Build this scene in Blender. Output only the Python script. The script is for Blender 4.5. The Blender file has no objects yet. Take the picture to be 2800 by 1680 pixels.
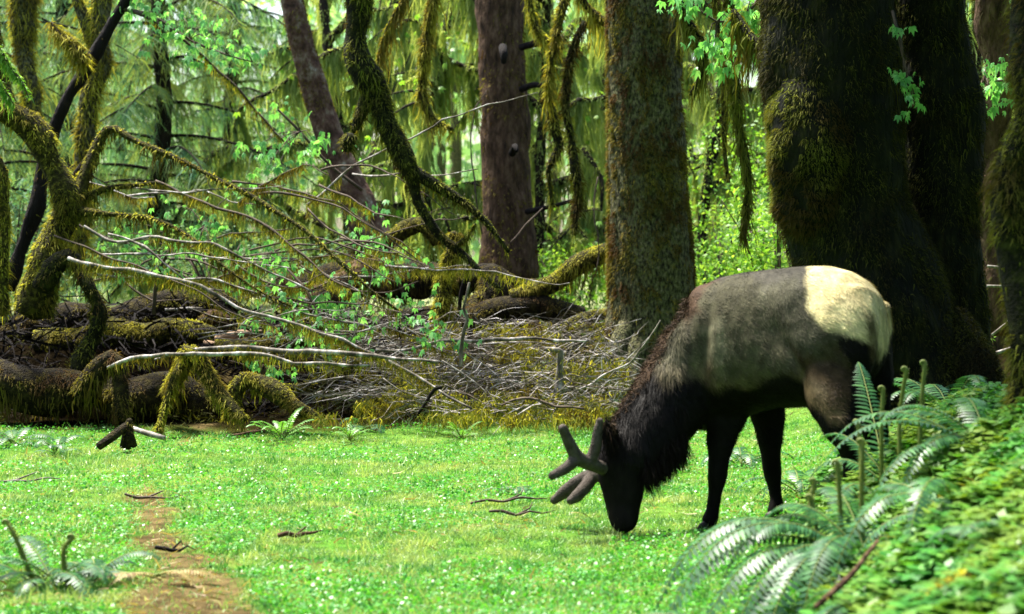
import bpy, math, random
import numpy as np
from mathutils import Vector
# ---------------------------------------------------------------- camera, sky, sun, exposure
S = bpy.context.scene
COL = S.collection
CAMZ = 1.5
FPX = 5444.0            # focal length in photo pixels (2800 wide)
HOR = 713.0             # horizon row in the photo
cam_d = bpy.data.cameras.new('camera'); cam = bpy.data.objects.new('camera', cam_d); COL.objects.link(cam)
cam.location = (0, 0, CAMZ); cam.rotation_euler = (math.pi/2, 0, 0)
cam_d.sensor_width = 36; cam_d.lens = 70; cam_d.shift_y = (HOR-840)/2800
cam_d.clip_end = 2000; cam_d.clip_start = .05
cam_d.dof.use_dof = True; cam_d.dof.focus_distance = 14.5; cam_d.dof.aperture_fstop = 2.6
S.camera = cam
W = bpy.data.worlds.new('World'); S.world = W; W.use_nodes = True
nt = W.node_tree; bg = nt.nodes['Background']
sky = nt.nodes.new('ShaderNodeTexSky'); sky.sky_type = 'NISHITA'; sky.sun_disc = False
SUN_EL, SUN_AZ = math.radians(66), math.radians(-48)     # azimuth from +Y towards +X (negative: left)
sky.sun_elevation = SUN_EL; sky.sun_rotation = SUN_AZ
sky.air_density = 1.2; sky.dust_density = 3.0; sky.ozone_density = 1.0
nt.links.new(sky.outputs[0], bg.inputs[0]); bg.inputs[1].default_value = .11
sl = bpy.data.lights.new('sun', 'SUN'); sl.energy = 4.6; sl.angle = math.radians(8); sl.color = (1, .96, .86)
sun = bpy.data.objects.new('sun', sl); COL.objects.link(sun)
sd = Vector((math.sin(SUN_AZ)*math.cos(SUN_EL), math.cos(SUN_AZ)*math.cos(SUN_EL), math.sin(SUN_EL)))
sun.rotation_euler = sd.to_track_quat('Z', 'Y').to_euler(); sun.location = sd*40
vs = S.view_settings
vs.view_transform = 'Standard'; vs.look = 'None'; vs.gamma = 1; vs.use_curve_mapping = False; vs.exposure = 1.8

# ---------------------------------------------------------------- helpers
rng = np.random.default_rng(11)
def R(a, b, n=None): return rng.uniform(a, b, n)
def P(px, py, Y): return np.array([(px-1400)/FPX*Y, Y, CAMZ-(py-HOR)/FPX*Y])
def hsh(i, j, k):
    n = (i*374761393 + j*668265263 + k*2147483647 + 1274126177) & 0xffffffff
    n = ((n ^ (n >> 13))*1274126177) & 0xffffffff
    return ((n ^ (n >> 16)) & 0xffff)/65535.0
ROT = np.array([[.36, .48, -.8], [-.8, .60, 0.], [.48, .64, .6]])
def vnoise(p, sc=1.0, off=0.0):
    p = (np.asarray(p, float)@ROT)*sc + off + 1000.0
    i = np.floor(p).astype(np.int64); f = p-i; f = f*f*(3-2*f)
    o = 0
    for a in (0, 1):
        for b in (0, 1):
            for c in (0, 1):
                w = (f[..., 0] if a else 1-f[..., 0])*(f[..., 1] if b else 1-f[..., 1])*(f[..., 2] if c else 1-f[..., 2])
                o = o + w*hsh(i[..., 0]+a, i[..., 1]+b, i[..., 2]+c)
    return o
def fbm(p, sc, off=0.0, oc=3):
    s = 0; a = .5
    for k in range(oc): s = s + a*vnoise(p, sc*2**k, off+7.3*k); a *= .5
    return s/(1-.5**oc)
def sst(x): x = np.clip(x, 0, 1); return x*x*(3-2*x)
def unit(v): return v/np.maximum(np.linalg.norm(v, axis=-1, keepdims=True), 1e-9)

def height(x, y):
    x = np.asarray(x, float); y = np.asarray(y, float)
    p = np.stack([x, y, x*0], -1)
    m = .62*sst((x-.85-.12*(y-7))/1.35)*(1-.45*sst((y-11)/5))*sst((y-2)/3)
    m = m*(1-sst((y-20)/8))
    z = m + .22*sst((y-15.5)/5) + .4*sst((y-24)/25)
    bank = sst((y-18.4)/1.6)*(1-sst((y-24)/5))
    z = z + bank*.45*sst((1.0-x)/3)*(.6+.8*vnoise(p, .7, 3))
    z = z + .05*(vnoise(p, .9)-.5) + .045*(vnoise(p, 3.1, 5)-.5) + .012*(vnoise(p, 11, 9)-.5)
    z = z + .1*(vnoise(p, .25, 30)-.5)*sst((y-9)/5)
    return z
def pathmask(x, y):
    cx = np.interp(y, [7, 8.7, 10.4, 12.2, 13.2, 14.5], [-1.1, -1.38, -1.80, -2.25, -2.4, -2.7])
    w = np.interp(y, [7, 8.7, 10.4, 12.4, 13.6], [.3, .24, .13, .16, .0])
    p = np.stack([x, y, x*0], -1)
    d = np.abs(x-cx)+ .3*(vnoise(p, 2.6, 2)-.5) + .15*(vnoise(p, 8, 12)-.5)
    return sst((w-d)/.13+.5)

class MB:
    def __init__(s): s.v = []; s.t = []; s.q = []; s.c = []; s.n = 0; s.mt = []; s.mq = []
    def add(s, v, t=None, q=None, c=None, mi=0):
        v = np.asarray(v, float).reshape(-1, 3)
        if t is not None and len(t): t = np.asarray(t, np.int64).reshape(-1, 3); s.t.append(t+s.n); s.mt.append(np.full(len(t), mi))
        if q is not None and len(q): q = np.asarray(q, np.int64).reshape(-1, 4); s.q.append(q+s.n); s.mq.append(np.full(len(q), mi))
        s.v.append(v); s.n += len(v)
        if c is not None: s.c.append(np.broadcast_to(c, (len(v), 3)))
    def build(s, name, mat, parent=None, smooth=False, loc=None):
        v = np.concatenate(s.v) if s.v else np.zeros((0, 3))
        off = np.array(parent.location) if parent is not None else (np.array(loc, float) if loc is not None else np.zeros(3))
        if parent is not None and parent.parent is not None: off = off + np.array(parent.parent.location)
        me = bpy.data.meshes.new(name)
        t = np.concatenate(s.t) if s.t else np.zeros((0, 3), int); q = np.concatenate(s.q) if s.q else np.zeros((0, 4), int)
        me.vertices.add(len(v)); me.vertices.foreach_set('co', (v-off).astype(np.float32).ravel())
        lp = np.concatenate([t.ravel(), q.ravel()]).astype(np.int32)
        me.loops.add(len(lp)); me.loops.foreach_set('vertex_index', lp)
        st = np.concatenate([np.arange(len(t))*3, len(t)*3+np.arange(len(q))*4]).astype(np.int32)
        me.polygons.add(len(st)); me.polygons.foreach_set('loop_start', st)
        mi = np.concatenate([np.concatenate(s.mt) if s.mt else np.zeros(0), np.concatenate(s.mq) if s.mq else np.zeros(0)]).astype(np.int32)
        me.polygons.foreach_set('material_index', mi)
        if smooth: me.polygons.foreach_set('use_smooth', np.ones(len(st), bool))
        for m in (mat if isinstance(mat, (list, tuple)) else [mat]): me.materials.append(m)
        if s.c:
            a = me.attributes.new('Col', 'FLOAT_COLOR', 'POINT')
            cc = np.concatenate(s.c); cc = np.concatenate([cc, np.ones((len(cc), 1))], 1)
            a.data.foreach_set('color', cc.astype(np.float32).ravel())
        me.update(calc_edges=True)
        o = bpy.data.objects.new(name, me); COL.objects.link(o)
        if parent is not None: o.parent = parent
        elif loc is not None: o.location = loc
        return o

def tag(o, label=None, cat=None, group=None, kind=None):
    if label: o['label'] = label
    if cat: o['category'] = cat
    if group: o['group'] = group
    if kind: o['kind'] = kind
    return o
def thing(name, label, cat, loc, group=None):
    o = bpy.data.objects.new(name, None); COL.objects.link(o); o.location = [float(a) for a in loc]
    o.empty_display_size = .2
    return tag(o, label, cat, group)
def copy_tree(o, parent=None):
    c = o.copy(); COL.objects.link(c)
    if parent is not None: c.parent = parent
    for ch in list(o.children): copy_tree(ch, c)
    return c

def resample(pts, rad, step):
    pts = np.asarray(pts, float); rad = np.asarray(rad, float)
    n = len(pts); ext = np.vstack([2*pts[0]-pts[1], pts, 2*pts[-1]-pts[-2]])
    op = []; orr = []
    for i in range(n-1):
        p0, p1, p2, p3 = ext[i], ext[i+1], ext[i+2], ext[i+3]
        k = max(1, int(np.linalg.norm(p2-p1)/step)+1)
        t = np.linspace(0, 1, k, endpoint=False)[:, None]
        op.append(.5*((2*p1)+(-p0+p2)*t+(2*p0-5*p1+4*p2-p3)*t*t+(-p0+3*p1-3*p2+p3)*t**3))
        orr.append(rad[i]+(rad[i+1]-rad[i])*(t[:, 0]**2*(3-2*t[:, 0])))
    op.append(pts[-1:]); orr.append(rad[-1:])
    return np.concatenate(op), np.concatenate(orr)
def frames(p):
    t = unit(np.gradient(p, axis=0)); n = np.zeros_like(p)
    a = np.array([0, 0, 1.0]) if abs(t[0, 2]) < .9 else np.array([1.0, 0, 0])
    n[0] = unit(np.cross(np.cross(t[0], a), t[0]))
    for i in range(1, len(p)):
        v = n[i-1]-t[i]*np.dot(n[i-1], t[i]); n[i] = unit(v)
    return t, n, np.cross(t, n)
def tube(mb, pts, rad, step=.1, sides=10, amp=0., nsc=6., seed=0., cap=True, mi=0, stretch=1.0, c=None):
    """a lofted limb with an uneven surface; returns (rings centre, normals frame, radii) for sampling moss on it"""
    p, r = resample(pts, rad, step); t, n, b = frames(p)
    a = np.arange(sides)/sides*2*np.pi
    d = n[:, None]*np.cos(a)[None, :, None]+b[:, None]*np.sin(a)[None, :, None]
    v = p[:, None]+d*r[:, None, None]
    if amp:
        q = v*np.array([1, 1, stretch])
        v = v+d*((fbm(q, nsc, seed, 3)-.5)*2*amp)[..., None]
    m = len(p); i = np.arange(m-1)[:, None]*sides; j = np.arange(sides)[None]; jn = (j+1) % sides
    q = np.stack([i+j, i+jn, i+sides+jn, i+sides+j], -1).reshape(-1, 4)
    vv = v.reshape(-1, 3); tt = None
    if cap:
        vv = np.vstack([vv, p[0]-t[0]*r[0]*.35, p[-1]+t[-1]*r[-1]*.5]); k = m*sides
        tt = [(k, (x+1) % sides, x) for x in range(sides)]+[(k+1, (m-1)*sides+x, (m-1)*sides+(x+1) % sides) for x in range(sides)]
    mb.add(vv, tt, q, c, mi)
    return dict(p=p, r=r, n=n, b=b, t=t)
def on_tube(tb, n, up=None, amp=0.):
    """n random points + outward normals on a tube; up>0 favours the upper side, up<0 the under side"""
    p, r = tb['p'], tb['r']
    seg = np.linalg.norm(np.diff(p, axis=0), axis=1)*(r[1:]+r[:-1]+.01); cs = np.cumsum(seg)
    k = np.searchsorted(cs, R(0, cs[-1], n)).clip(0, len(seg)-1); f = R(0, 1, n)[:, None]
    a = R(0, 2*np.pi, n)
    d = unit(tb['n'][k]*np.cos(a)[:, None]+tb['b'][k]*np.sin(a)[:, None])
    if up: d2 = d.copy(); m = (d[:, 2]*np.sign(up) < 0) & (R(0, 1, n) < abs(up)); d2[m, 2] *= -1; d = unit(d2)
    c = p[k]*(1-f)+p[k+1]*f; rr = r[k]*(1-f[:, 0])+r[k+1]*f[:, 0]
    return c+d*(rr*(1+amp))[:, None], d
def strands(mb, root, d, L, w, droop=.3, segs=2, wob=.1, c=None, mi=0, wside=None, taper=1.):
    """thin tapering ribbons"""
    N = len(root); L = np.broadcast_to(L, N).astype(float); w = np.broadcast_to(w, N).astype(float)
    d = unit(d)
    sd_ = wside if wside is not None else unit(np.cross(d, unit(rng.normal(size=(N, 3)))+1e-6))
    ks = np.linspace(0, 1, segs+1); V = []
    wb = rng.normal(size=(N, 3))*wob
    for j, s_ in enumerate(ks):
        wj = rng.normal(size=(N, 3))*wob*.35*(j > 0)
        pos = root+d*(L*s_)[:, None]+(wb*s_*s_+wj)*L[:, None]; pos[:, 2] -= droop*L*s_*s_
        if j < segs:
            ww = (w*(1-.75*taper*s_))[:, None]*.5
            V += [pos-sd_*ww, pos+sd_*ww]
        else: V.append(pos)
    V = np.stack(V, 1); k = V.shape[1]; base = (np.arange(N)*k)[:, None]
    q = [base+np.array([[2*j, 2*j+1, 2*j+3, 2*j+2]]) for j in range(segs-1)]
    tt = base+np.array([[2*segs-2, 2*segs-1, 2*segs]])
    cc = None
    if c is not None: cc = np.repeat(c, k, axis=0)
    mb.add(V.reshape(-1, 3), tt, np.concatenate(q) if q else None, cc, mi)
def leaves5(mb, c, ax, s, mi=0):
    """palmate leaves: five pointed lobes, hanging from their centre"""
    N = len(c); ax = unit(ax); nn = unit(rng.normal(size=(N, 3))*.5+np.array([0, -.25, 1])); sb = unit(np.cross(ax, nn)); up = np.cross(sb, ax)
    for a, l in ((-1.35, .55), (-.7, .85), (0, 1.), (.7, .85), (1.35, .55)):
        dr = ax*math.cos(a)+sb*math.sin(a); pr = -ax*math.sin(a)+sb*math.cos(a)
        L = (s*l)[:, None]
        m = c+dr*L*.5+up*L*.03; tip = c+dr*L-up*L*.22; tip[:, 2] -= L[:, 0]*.15
        V = np.stack([c, m-pr*L*.21, tip, m+pr*L*.21], 1)
        mb.add(V.reshape(-1, 3), None, np.arange(N*4).reshape(N, 4), None, mi)
def flecks(mb, c, s, nrm=None, asp=.55, mi=0):
    """small pointed leaves"""
    N = len(c); n = unit(rng.normal(size=(N, 3))+(nrm if nrm is not None else 0)); a = unit(np.cross(n, rng.normal(size=(N, 3)))); b = np.cross(n, a)
    s = np.broadcast_to(s, N)[:, None]
    V = np.stack([c-a*s*.5, c+b*s*asp*.5, c+a*s*.5-n*s*.12, c-b*s*asp*.5], 1)
    mb.add(V.reshape(-1, 3), None, np.arange(N*4).reshape(N, 4), None, mi)
def hang(mb, tb, n, Lmax, w, seed=0., segs=4, mi=0, lo=.15, fr=3., wob=.09):
    """curtain of moss hanging from the under side of a limb, in clumps"""
    p, d = on_tube(tb, n, up=-.7)
    k = vnoise(p*np.array([1, 1, .3]), fr, seed)*.65+.35*vnoise(p, fr*4, seed+9); m_ = (k > .4) | (R(0, 1, n) < .1); p, k = p[m_], k[m_]; n = len(p); k = np.clip((k-.32)/.4, 0, 1)**1.5
    L = Lmax*(lo+(1-lo)*k)*R(.2, 1.15, n)
    dd = np.tile([0, 0, -1.], (n, 1))+rng.normal(size=(n, 3))*.12
    strands(mb, p, dd, L, w*R(.6, 1.5, n), 0, segs, wob, None, mi)

# ---------------------------------------------------------------- materials
def newmat(name):
    m = bpy.data.materials.new(name); m.use_nodes = True; n = m.node_tree
    return m, n, n.nodes['Principled BSDF'], n.nodes['Material Output']
def N_(n, t, **k):
    x = n.nodes.new(t)
    for a, b in k.items(): setattr(x, a, b)
    return x
def ramp(n, fac, cols):
    r = N_(n, 'ShaderNodeValToRGB'); e = r.color_ramp.elements
    while len(e) < len(cols): e.new(.5)
    for i, (p, c) in enumerate(cols): e[i].position = p; e[i].color = (*c, 1)
    n.links.new(fac, r.inputs[0]); return r.outputs[0]
def noise_(n, sc, det=4, coord='Object', rough=.6):
    tc = N_(n, 'ShaderNodeTexCoord'); x = N_(n, 'ShaderNodeTexNoise'); x.inputs['Scale'].default_value = sc
    x.inputs['Detail'].default_value = det; x.inputs['Roughness'].default_value = rough
    n.links.new(tc.outputs[coord], x.inputs['Vector']); return x.outputs[0]
def mixc(n, f, a, b, mode='MIX'):
    x = N_(n, 'ShaderNodeMix', data_type='RGBA', blend_type=mode)
    for i, s_ in ((0, f), (6, a), (7, b)):
        if isinstance(s_, (int, float)): x.inputs[i].default_value = s_
        elif isinstance(s_, tuple): x.inputs[i].default_value = (*s_, 1)
        else: n.links.new(s_, x.inputs[i])
    return x.outputs[2]
def foliage(name, c0, c1, c2=None, tr=.45, rough=.5, spec=.25, nsc=1.5, tint=None):
    """leaf or moss: colour differs from leaf to leaf, some light passes through"""
    m, n, b, out = newmat(name)
    g = N_(n, 'ShaderNodeNewGeometry')
    cols = [(0, c0), (1, c1)] if c2 is None else [(0, c0), (.6, c1), (1, c2)]
    col = ramp(n, g.outputs['Random Per Island'], cols)
    if tint is not None:
        f = ramp(n, noise_(n, nsc, 3), [(.42, (0, 0, 0)), (.62, (1, 1, 1))])
        col = mixc(n, f, col, tint)
    n.links.new(col, b.inputs['Base Color']); b.inputs['Roughness'].default_value = rough; b.inputs['Specular IOR Level'].default_value = spec
    t = N_(n, 'ShaderNodeBsdfTranslucent'); n.links.new(mixc(n, 1., col, (1.35, 1.25, .6), 'MULTIPLY'), t.inputs[0])
    mx = N_(n, 'ShaderNodeMixShader'); mx.inputs[0].default_value = tr
    n.links.new(b.outputs[0], mx.inputs[1]); n.links.new(t.outputs[0], mx.inputs[2]); n.links.new(mx.outputs[0], out.inputs[0])
    return m
def bark(name, cols, sc=8, bump=.6, rough=.9, stretch=(1, 1, .35), bsc=30):
    m, n, b, out = newmat(name)
    tc = N_(n, 'ShaderNodeTexCoord'); mp = N_(n, 'ShaderNodeMapping'); mp.inputs['Scale'].default_value = stretch
    n.links.new(tc.outputs['Object'], mp.inputs[0])
    x = N_(n, 'ShaderNodeTexNoise'); x.inputs['Scale'].default_value = sc; x.inputs['Detail'].default_value = 6; x.inputs['Roughness'].default_value = .65
    n.links.new(mp.outputs[0], x.inputs['Vector'])
    n.links.new(ramp(n, x.outputs[0], cols), b.inputs['Base Color'])
    y = N_(n, 'ShaderNodeTexNoise'); y.inputs['Scale'].default_value = bsc; y.inputs['Detail'].default_value = 5
    n.links.new(mp.outputs[0], y.inputs['Vector'])
    bp = N_(n, 'ShaderNodeBump'); bp.inputs['Strength'].default_value = bump; bp.inputs['Distance'].default_value = .03
    n.links.new(y.outputs[0], bp.inputs['Height']); n.links.new(bp.outputs[0], b.inputs['Normal'])
    b.inputs['Roughness'].default_value = rough; b.inputs['Specular IOR Level'].default_value = .15
    return m
M = {}
M['grass'] = foliage('meadow_grass', (.022, .13, .025), (.07, .28, .055), (.3, .52, .18), .4, .4, .45, 2.6, (.34, .44, .17))
M['clover'] = foliage('clover_leaf', (.035, .20, .02), (.07, .31, .035), (.13, .40, .05), .4, .4, .4)
M['sorrel'] = foliage('sorrel_leaf', (.018, .11, .012), (.045, .22, .025), (.11, .34, .045), .35, .45, .3, 3.2, (.16, .26, .03))
M['straw'] = foliage('dry_stem', (.28, .2, .06), (.36, .3, .12), (.2, .11, .05), .3)
M['moss_y'] = foliage('yellow_moss', (.17, .18, .016), (.38, .38, .035), (.6, .57, .1), .4, .8, .1, 2.5, (.16, .13, .022))
M['moss_g'] = foliage('green_moss', (.07, .09, .012), (.14, .165, .02), (.24, .26, .035), .35, .8, .1, 2, (.07, .05, .012))
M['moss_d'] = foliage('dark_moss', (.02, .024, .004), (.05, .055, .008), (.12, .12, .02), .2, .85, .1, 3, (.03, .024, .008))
M['moss_b'] = foliage('brown_moss', (.09, .08, .014), (.17, .15, .025), (.27, .25, .035), .3, .8, .1, 2, (.08, .045, .015))
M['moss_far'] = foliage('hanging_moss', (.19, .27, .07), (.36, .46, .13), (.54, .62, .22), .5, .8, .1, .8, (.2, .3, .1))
M['needles'] = foliage('conifer_needles', (.05, .14, .08), (.09, .23, .12), (.2, .34, .14), .45, .6, .2, .9, (.2, .25, .06))
M['needles_t'] = foliage('hazed_teal_needles', (.12, .28, .17), (.2, .4, .24), (.32, .5, .3), .5, .6, .2)  # pale teal of the distant light put into the needle colour
M['vine_leaf'] = foliage('vine_maple_leaf', (.10, .36, .10), (.18, .5, .15), (.32, .62, .24), .45, .4, .4)
M['shrub_leaf'] = foliage('shrub_leaf', (.09, .26, .03), (.2, .42, .05), (.36, .55, .1), .5, .45, .3)
M['far_leaf'] = foliage('far_leaf', (.2, .4, .2), (.34, .56, .28), (.55, .75, .42), .5, .6, .2, .12, (.3, .52, .36))  # pale tint of the distant light put into the leaf colour
M['canopy'] = foliage('canopy_leaf', (.02, .06, .01), (.04, .1, .015), None, .25)
M['fern'] = foliage('fern_leaf', (.012, .065, .018), (.028, .12, .032), (.07, .21, .055), .3, .42, .4)
M['fern_y'] = foliage('young_fern_leaf', (.08, .25, .03), (.13, .34, .05), None, .4, .4, .4)
M['fiddle'] = foliage('fiddlehead_skin', (.12, .17, .04), (.2, .24, .06), None, .2, .6)
M['bark_red'] = bark('red_brown_bark', [(.3, (.018, .011, .007)), (.5, (.075, .042, .023)), (.7, (.16, .10, .06))], 14, 1.2)
M['bark_lichen'] = bark('lichen_bark', [(.32, (.025, .015, .01)), (.5, (.11, .06, .04)), (.62, (.2, .15, .1)), (.72, (.4, .38, .3))], 9, .8, stretch=(1, 1, .7))
M['bark_moss'] = bark('mossy_bark', [(.36, (.015, .013, .008)), (.47, (.06, .058, .026)), (.56, (.13, .13, .055)), (.68, (.2, .16, .09))], 34, 1.8, bsc=40, stretch=(1, 1, .55))
M['core_y'] = bark('yellow_moss_shade_core', [(.35, (.012, .009, .004)), (.5, (.045, .04, .008)), (.65, (.15, .14, .02))], 22, 1.5, bsc=60, stretch=(1, 1, 1))  # core darkened so the undersides of mossy limbs look shaded
M['core_b'] = bark('brown_moss_shade_core', [(.35, (.006, .004, .003)), (.5, (.022, .016, .006)), (.68, (.07, .055, .014))], 14, 1.5, bsc=60, stretch=(1, 1, 1))  # same underside shade painted into the brown core
M['core_g'] = bark('green_moss_shade_core', [(.35, (.004, .004, .002)), (.5, (.016, .017, .004)), (.68, (.05, .055, .01))], 14, 1.5, bsc=60, stretch=(1, 1, 1))  # same underside shade painted into the core below green moss
M['bark_dark'] = bark('dark_bark', [(.3, (.006, .005, .003)), (.6, (.022, .017, .009)), (.8, (.045, .033, .016))], 9, .9)
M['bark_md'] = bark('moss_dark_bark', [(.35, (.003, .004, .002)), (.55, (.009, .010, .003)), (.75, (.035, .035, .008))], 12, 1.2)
M['dead'] = bark('charred_dead_wood', [(.3, (.004, .003, .003)), (.6, (.012, .009, .008)), (.8, (.05, .03, .022))], 6, 1., stretch=(1, 1, .3))
M['twig'] = bark('grey_twig', [(.4, (.04, .032, .022)), (.52, (.17, .15, .12)), (.64, (.5, .47, .46))], 7, .2, .6)
M['twig_d'] = bark('brown_twig', [(.3, (.03, .022, .015)), (.6, (.09, .065, .045)), (.8, (.2, .16, .12))], 9, .3, .7)
M['wood'] = bark('split_wood', [(.3, (.1, .06, .035)), (.6, (.3, .2, .13)), (.8, (.5, .38, .28))], 12, .5, stretch=(.2, 1, 1))
def ground_mat():
    m, n, b, out = newmat('ground_soil'); b.inputs['IOR'].default_value = 1.05
    at = N_(n, 'ShaderNodeAttribute', attribute_name='Col')
    c = mixc(n, ramp(n, noise_(n, 9, 6), [(.3, (0, 0, 0)), (.7, (1, 1, 1))]), mixc(n, 1., at.outputs[0], (.45, .45, .45), 'MULTIPLY'), mixc(n, 1., at.outputs[0], (1.5, 1.4, 1.3), 'MULTIPLY'))
    n.links.new(c, b.inputs['Base Color']); b.inputs['Roughness'].default_value = .95; b.inputs['Specular IOR Level'].default_value = 0.
    bp = N_(n, 'ShaderNodeBump'); bp.inputs['Strength'].default_value = .8; bp.inputs['Distance'].default_value = .03
    n.links.new(noise_(n, 40, 5), bp.inputs['Height']); n.links.new(bp.outputs[0], b.inputs['Normal'])
    return m
def fur_mat(name, rough=.7, spec=.06, tr=.0):
    m, n, b, out = newmat(name)
    at = N_(n, 'ShaderNodeAttribute', attribute_name='Col'); g = N_(n, 'ShaderNodeNewGeometry')
    v = ramp(n, g.outputs['Random Per Island'], [(0, (.55, .55, .55)), (1, (1.35, 1.35, 1.35))])
    n.links.new(mixc(n, 1., at.outputs[0], v, 'MULTIPLY'), b.inputs['Base Color'])
    b.inputs['Roughness'].default_value = rough; b.inputs['Specular IOR Level'].default_value = spec
    return m

# ---------------------------------------------------------------- ground sheet
def lawn_mask(x, y):
    p = np.stack([x, y, x*0], -1)
    edge = np.interp(x, [-6, -3, -1.5, 0, 1.2, 2.4, 4], [17.6, 17.4, 17.0, 17.6, 19.0, 19., 15.])
    return sst((edge-y)/.7+.5+(vnoise(p, 1.3, 8)-.5))
def ground():
    ys = np.concatenate([np.linspace(-120, -4, 24), np.linspace(-3.5, 5.8, 30), np.arange(6, 26, .07), np.linspace(26.2, 60, 80), np.linspace(64, 500, 30)])
    xs = np.concatenate([np.linspace(-300, -14, 24), np.linspace(-13, -6.2, 30), np.arange(-6, 6.01, .07), np.linspace(6.2, 13, 30), np.linspace(14, 300, 24)])
    X, Y = np.meshgrid(xs, ys); Z = height(X, Y); nx = len(xs)
    i = np.arange(len(ys)-1)[:, None]*nx+np.arange(nx-1)[None]
    q = np.stack([i, i+1, i+1+nx, i+nx], -1).reshape(-1, 4)
    f = lawn_mask(X, Y).ravel()[:, None]; pm = pathmask(X, Y).ravel()[:, None]
    P3 = np.stack([X.ravel(), Y.ravel(), Z.ravel()*0], -1)
    n1 = vnoise(P3, 1.7, 4)[:, None]; n2 = fbm(P3, 4, 14)[:, None]
    c = np.array([.05, .16, .02])*(1-n1)+np.array([.11, .2, .035])*n1
    duff = np.array([.022, .015, .009])*(1-n2)+np.array([.06, .06, .015])*n2
    dk = sst((-1.2-X.ravel()*.9)/1.2)[:, None]*sst((Y.ravel()-17.2)/.6)[:, None]; duff = duff*(1-dk)+np.array([.008, .006, .004])*dk  # soil painted near black to imitate the shadowed hollow under the logs
    dk2 = sst((Y.ravel()-17.3)/.8)[:, None]*.93; duff = duff*(1-dk2)+np.array([.009, .007, .004])*dk2  # floor painted darker so gaps in the brush look shaded
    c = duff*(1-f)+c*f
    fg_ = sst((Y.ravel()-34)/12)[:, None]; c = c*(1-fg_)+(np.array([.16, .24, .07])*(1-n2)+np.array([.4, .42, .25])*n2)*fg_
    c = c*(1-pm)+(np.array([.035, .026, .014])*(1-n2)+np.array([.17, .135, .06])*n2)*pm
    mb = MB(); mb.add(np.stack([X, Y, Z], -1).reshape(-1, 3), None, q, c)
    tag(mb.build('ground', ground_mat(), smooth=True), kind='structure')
ground()

def meadow():
    mb = MB()
    def pts(n, y0=7.4, y1=20.5):
        u = R(0, 1, n); y = 1/(1/y0+(1/y1-1/y0)*u); y = np.where(R(0, 1, n) < .4, R(y0, y1, n), y)
        x = R(-1, 1, n)*(.262*y+.5); return x, y
    x, y = pts(560000)
    P3 = np.stack([x, y, x*0], -1)
    keep = (R(0, 1, len(x)) < lawn_mask(x, y)) & (R(0, 1, len(x)) > pathmask(x, y)*.93) & (vnoise(P3, 5.5, 3)+R(-.3, .3, len(x)) > .22)
    x, y = x[keep], y[keep]; P3 = P3[keep]; z = height(x, y)-.004; n = len(x)
    d = np.stack([rng.normal(size=n)*.55, rng.normal(size=n)*.55, np.ones(n)], -1)
    L = R(.018, .05, n)*(.3+1.5*vnoise(P3, 4.2, 6))
    strands(mb, np.stack([x, y, z], -1), d, L, R(.004, .008, n), .3, 2, .2)
    # longer blades in tufts
    cx, cy = pts(700); k = 22
    x = np.repeat(cx, k)+rng.normal(size=700*k)*.05; y = np.repeat(cy, k)+rng.normal(size=700*k)*.05
    kp = (lawn_mask(x, y) > .4) & (pathmask(x, y) < .5) & ((x < -.2*y*.5+.6) | (R(0, 1, len(x)) < .35)); x, y = x[kp], y[kp]; n = len(x)
    d = np.stack([rng.normal(size=n)*.3, rng.normal(size=n)*.3, np.ones(n)], -1)
    strands(mb, np.stack([x, y, height(x, y)], -1), d, R(.05, .17, n), R(.004, .007, n), .35, 3, .15)
    o = mb.build('grass', M['grass']); tag(o, 'short bright green grass and moss carpeting the forest clearing', 'grass', kind='stuff')
    mb = MB(); x, y = pts(90000, 7.4, 19)
    kp = (R(0, 1, len(x)) < lawn_mask(x, y)) & (pathmask(x, y) < .4) & (vnoise(np.stack([x, y, x*0], -1), 1.4, 44) > .42); x, y = x[kp], y[kp]
    z = height(x, y)+R(.02, .05, len(x))
    flecks(mb, np.stack([x, y, z], -1), R(.012, .028, len(x)), np.array([0, 0, 2.]), .8)
    tag(mb.build('clover', M['clover']), 'tiny clover leaves scattered through the clearing lawn', 'clover', kind='stuff')
    mb = MB(); x, y = pts(9000, 7.6, 18.5)
    w = np.clip(pathmask(x, y)*1.2, 0, 1)*.9+.10; w = np.where(vnoise(np.stack([x, y, x*0], -1), .9, 70) > .62, w+.35, w)
    kp = R(0, 1, len(x)) < w*lawn_mask(x, y); x, y = x[kp], y[kp]; n = len(x)
    d = np.stack([rng.normal(size=n), rng.normal(size=n), R(.0, .5, n)], -1)
    strands(mb, np.stack([x, y, height(x, y)+.018], -1), d, R(.03, .09, n), R(.004, .012, n), .1, 2, .25)
    tag(mb.build('leaf_litter', M['straw']), 'dry brown stems and fallen leaf bits lying along the bare track', 'leaf litter', kind='stuff')
meadow()

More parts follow.
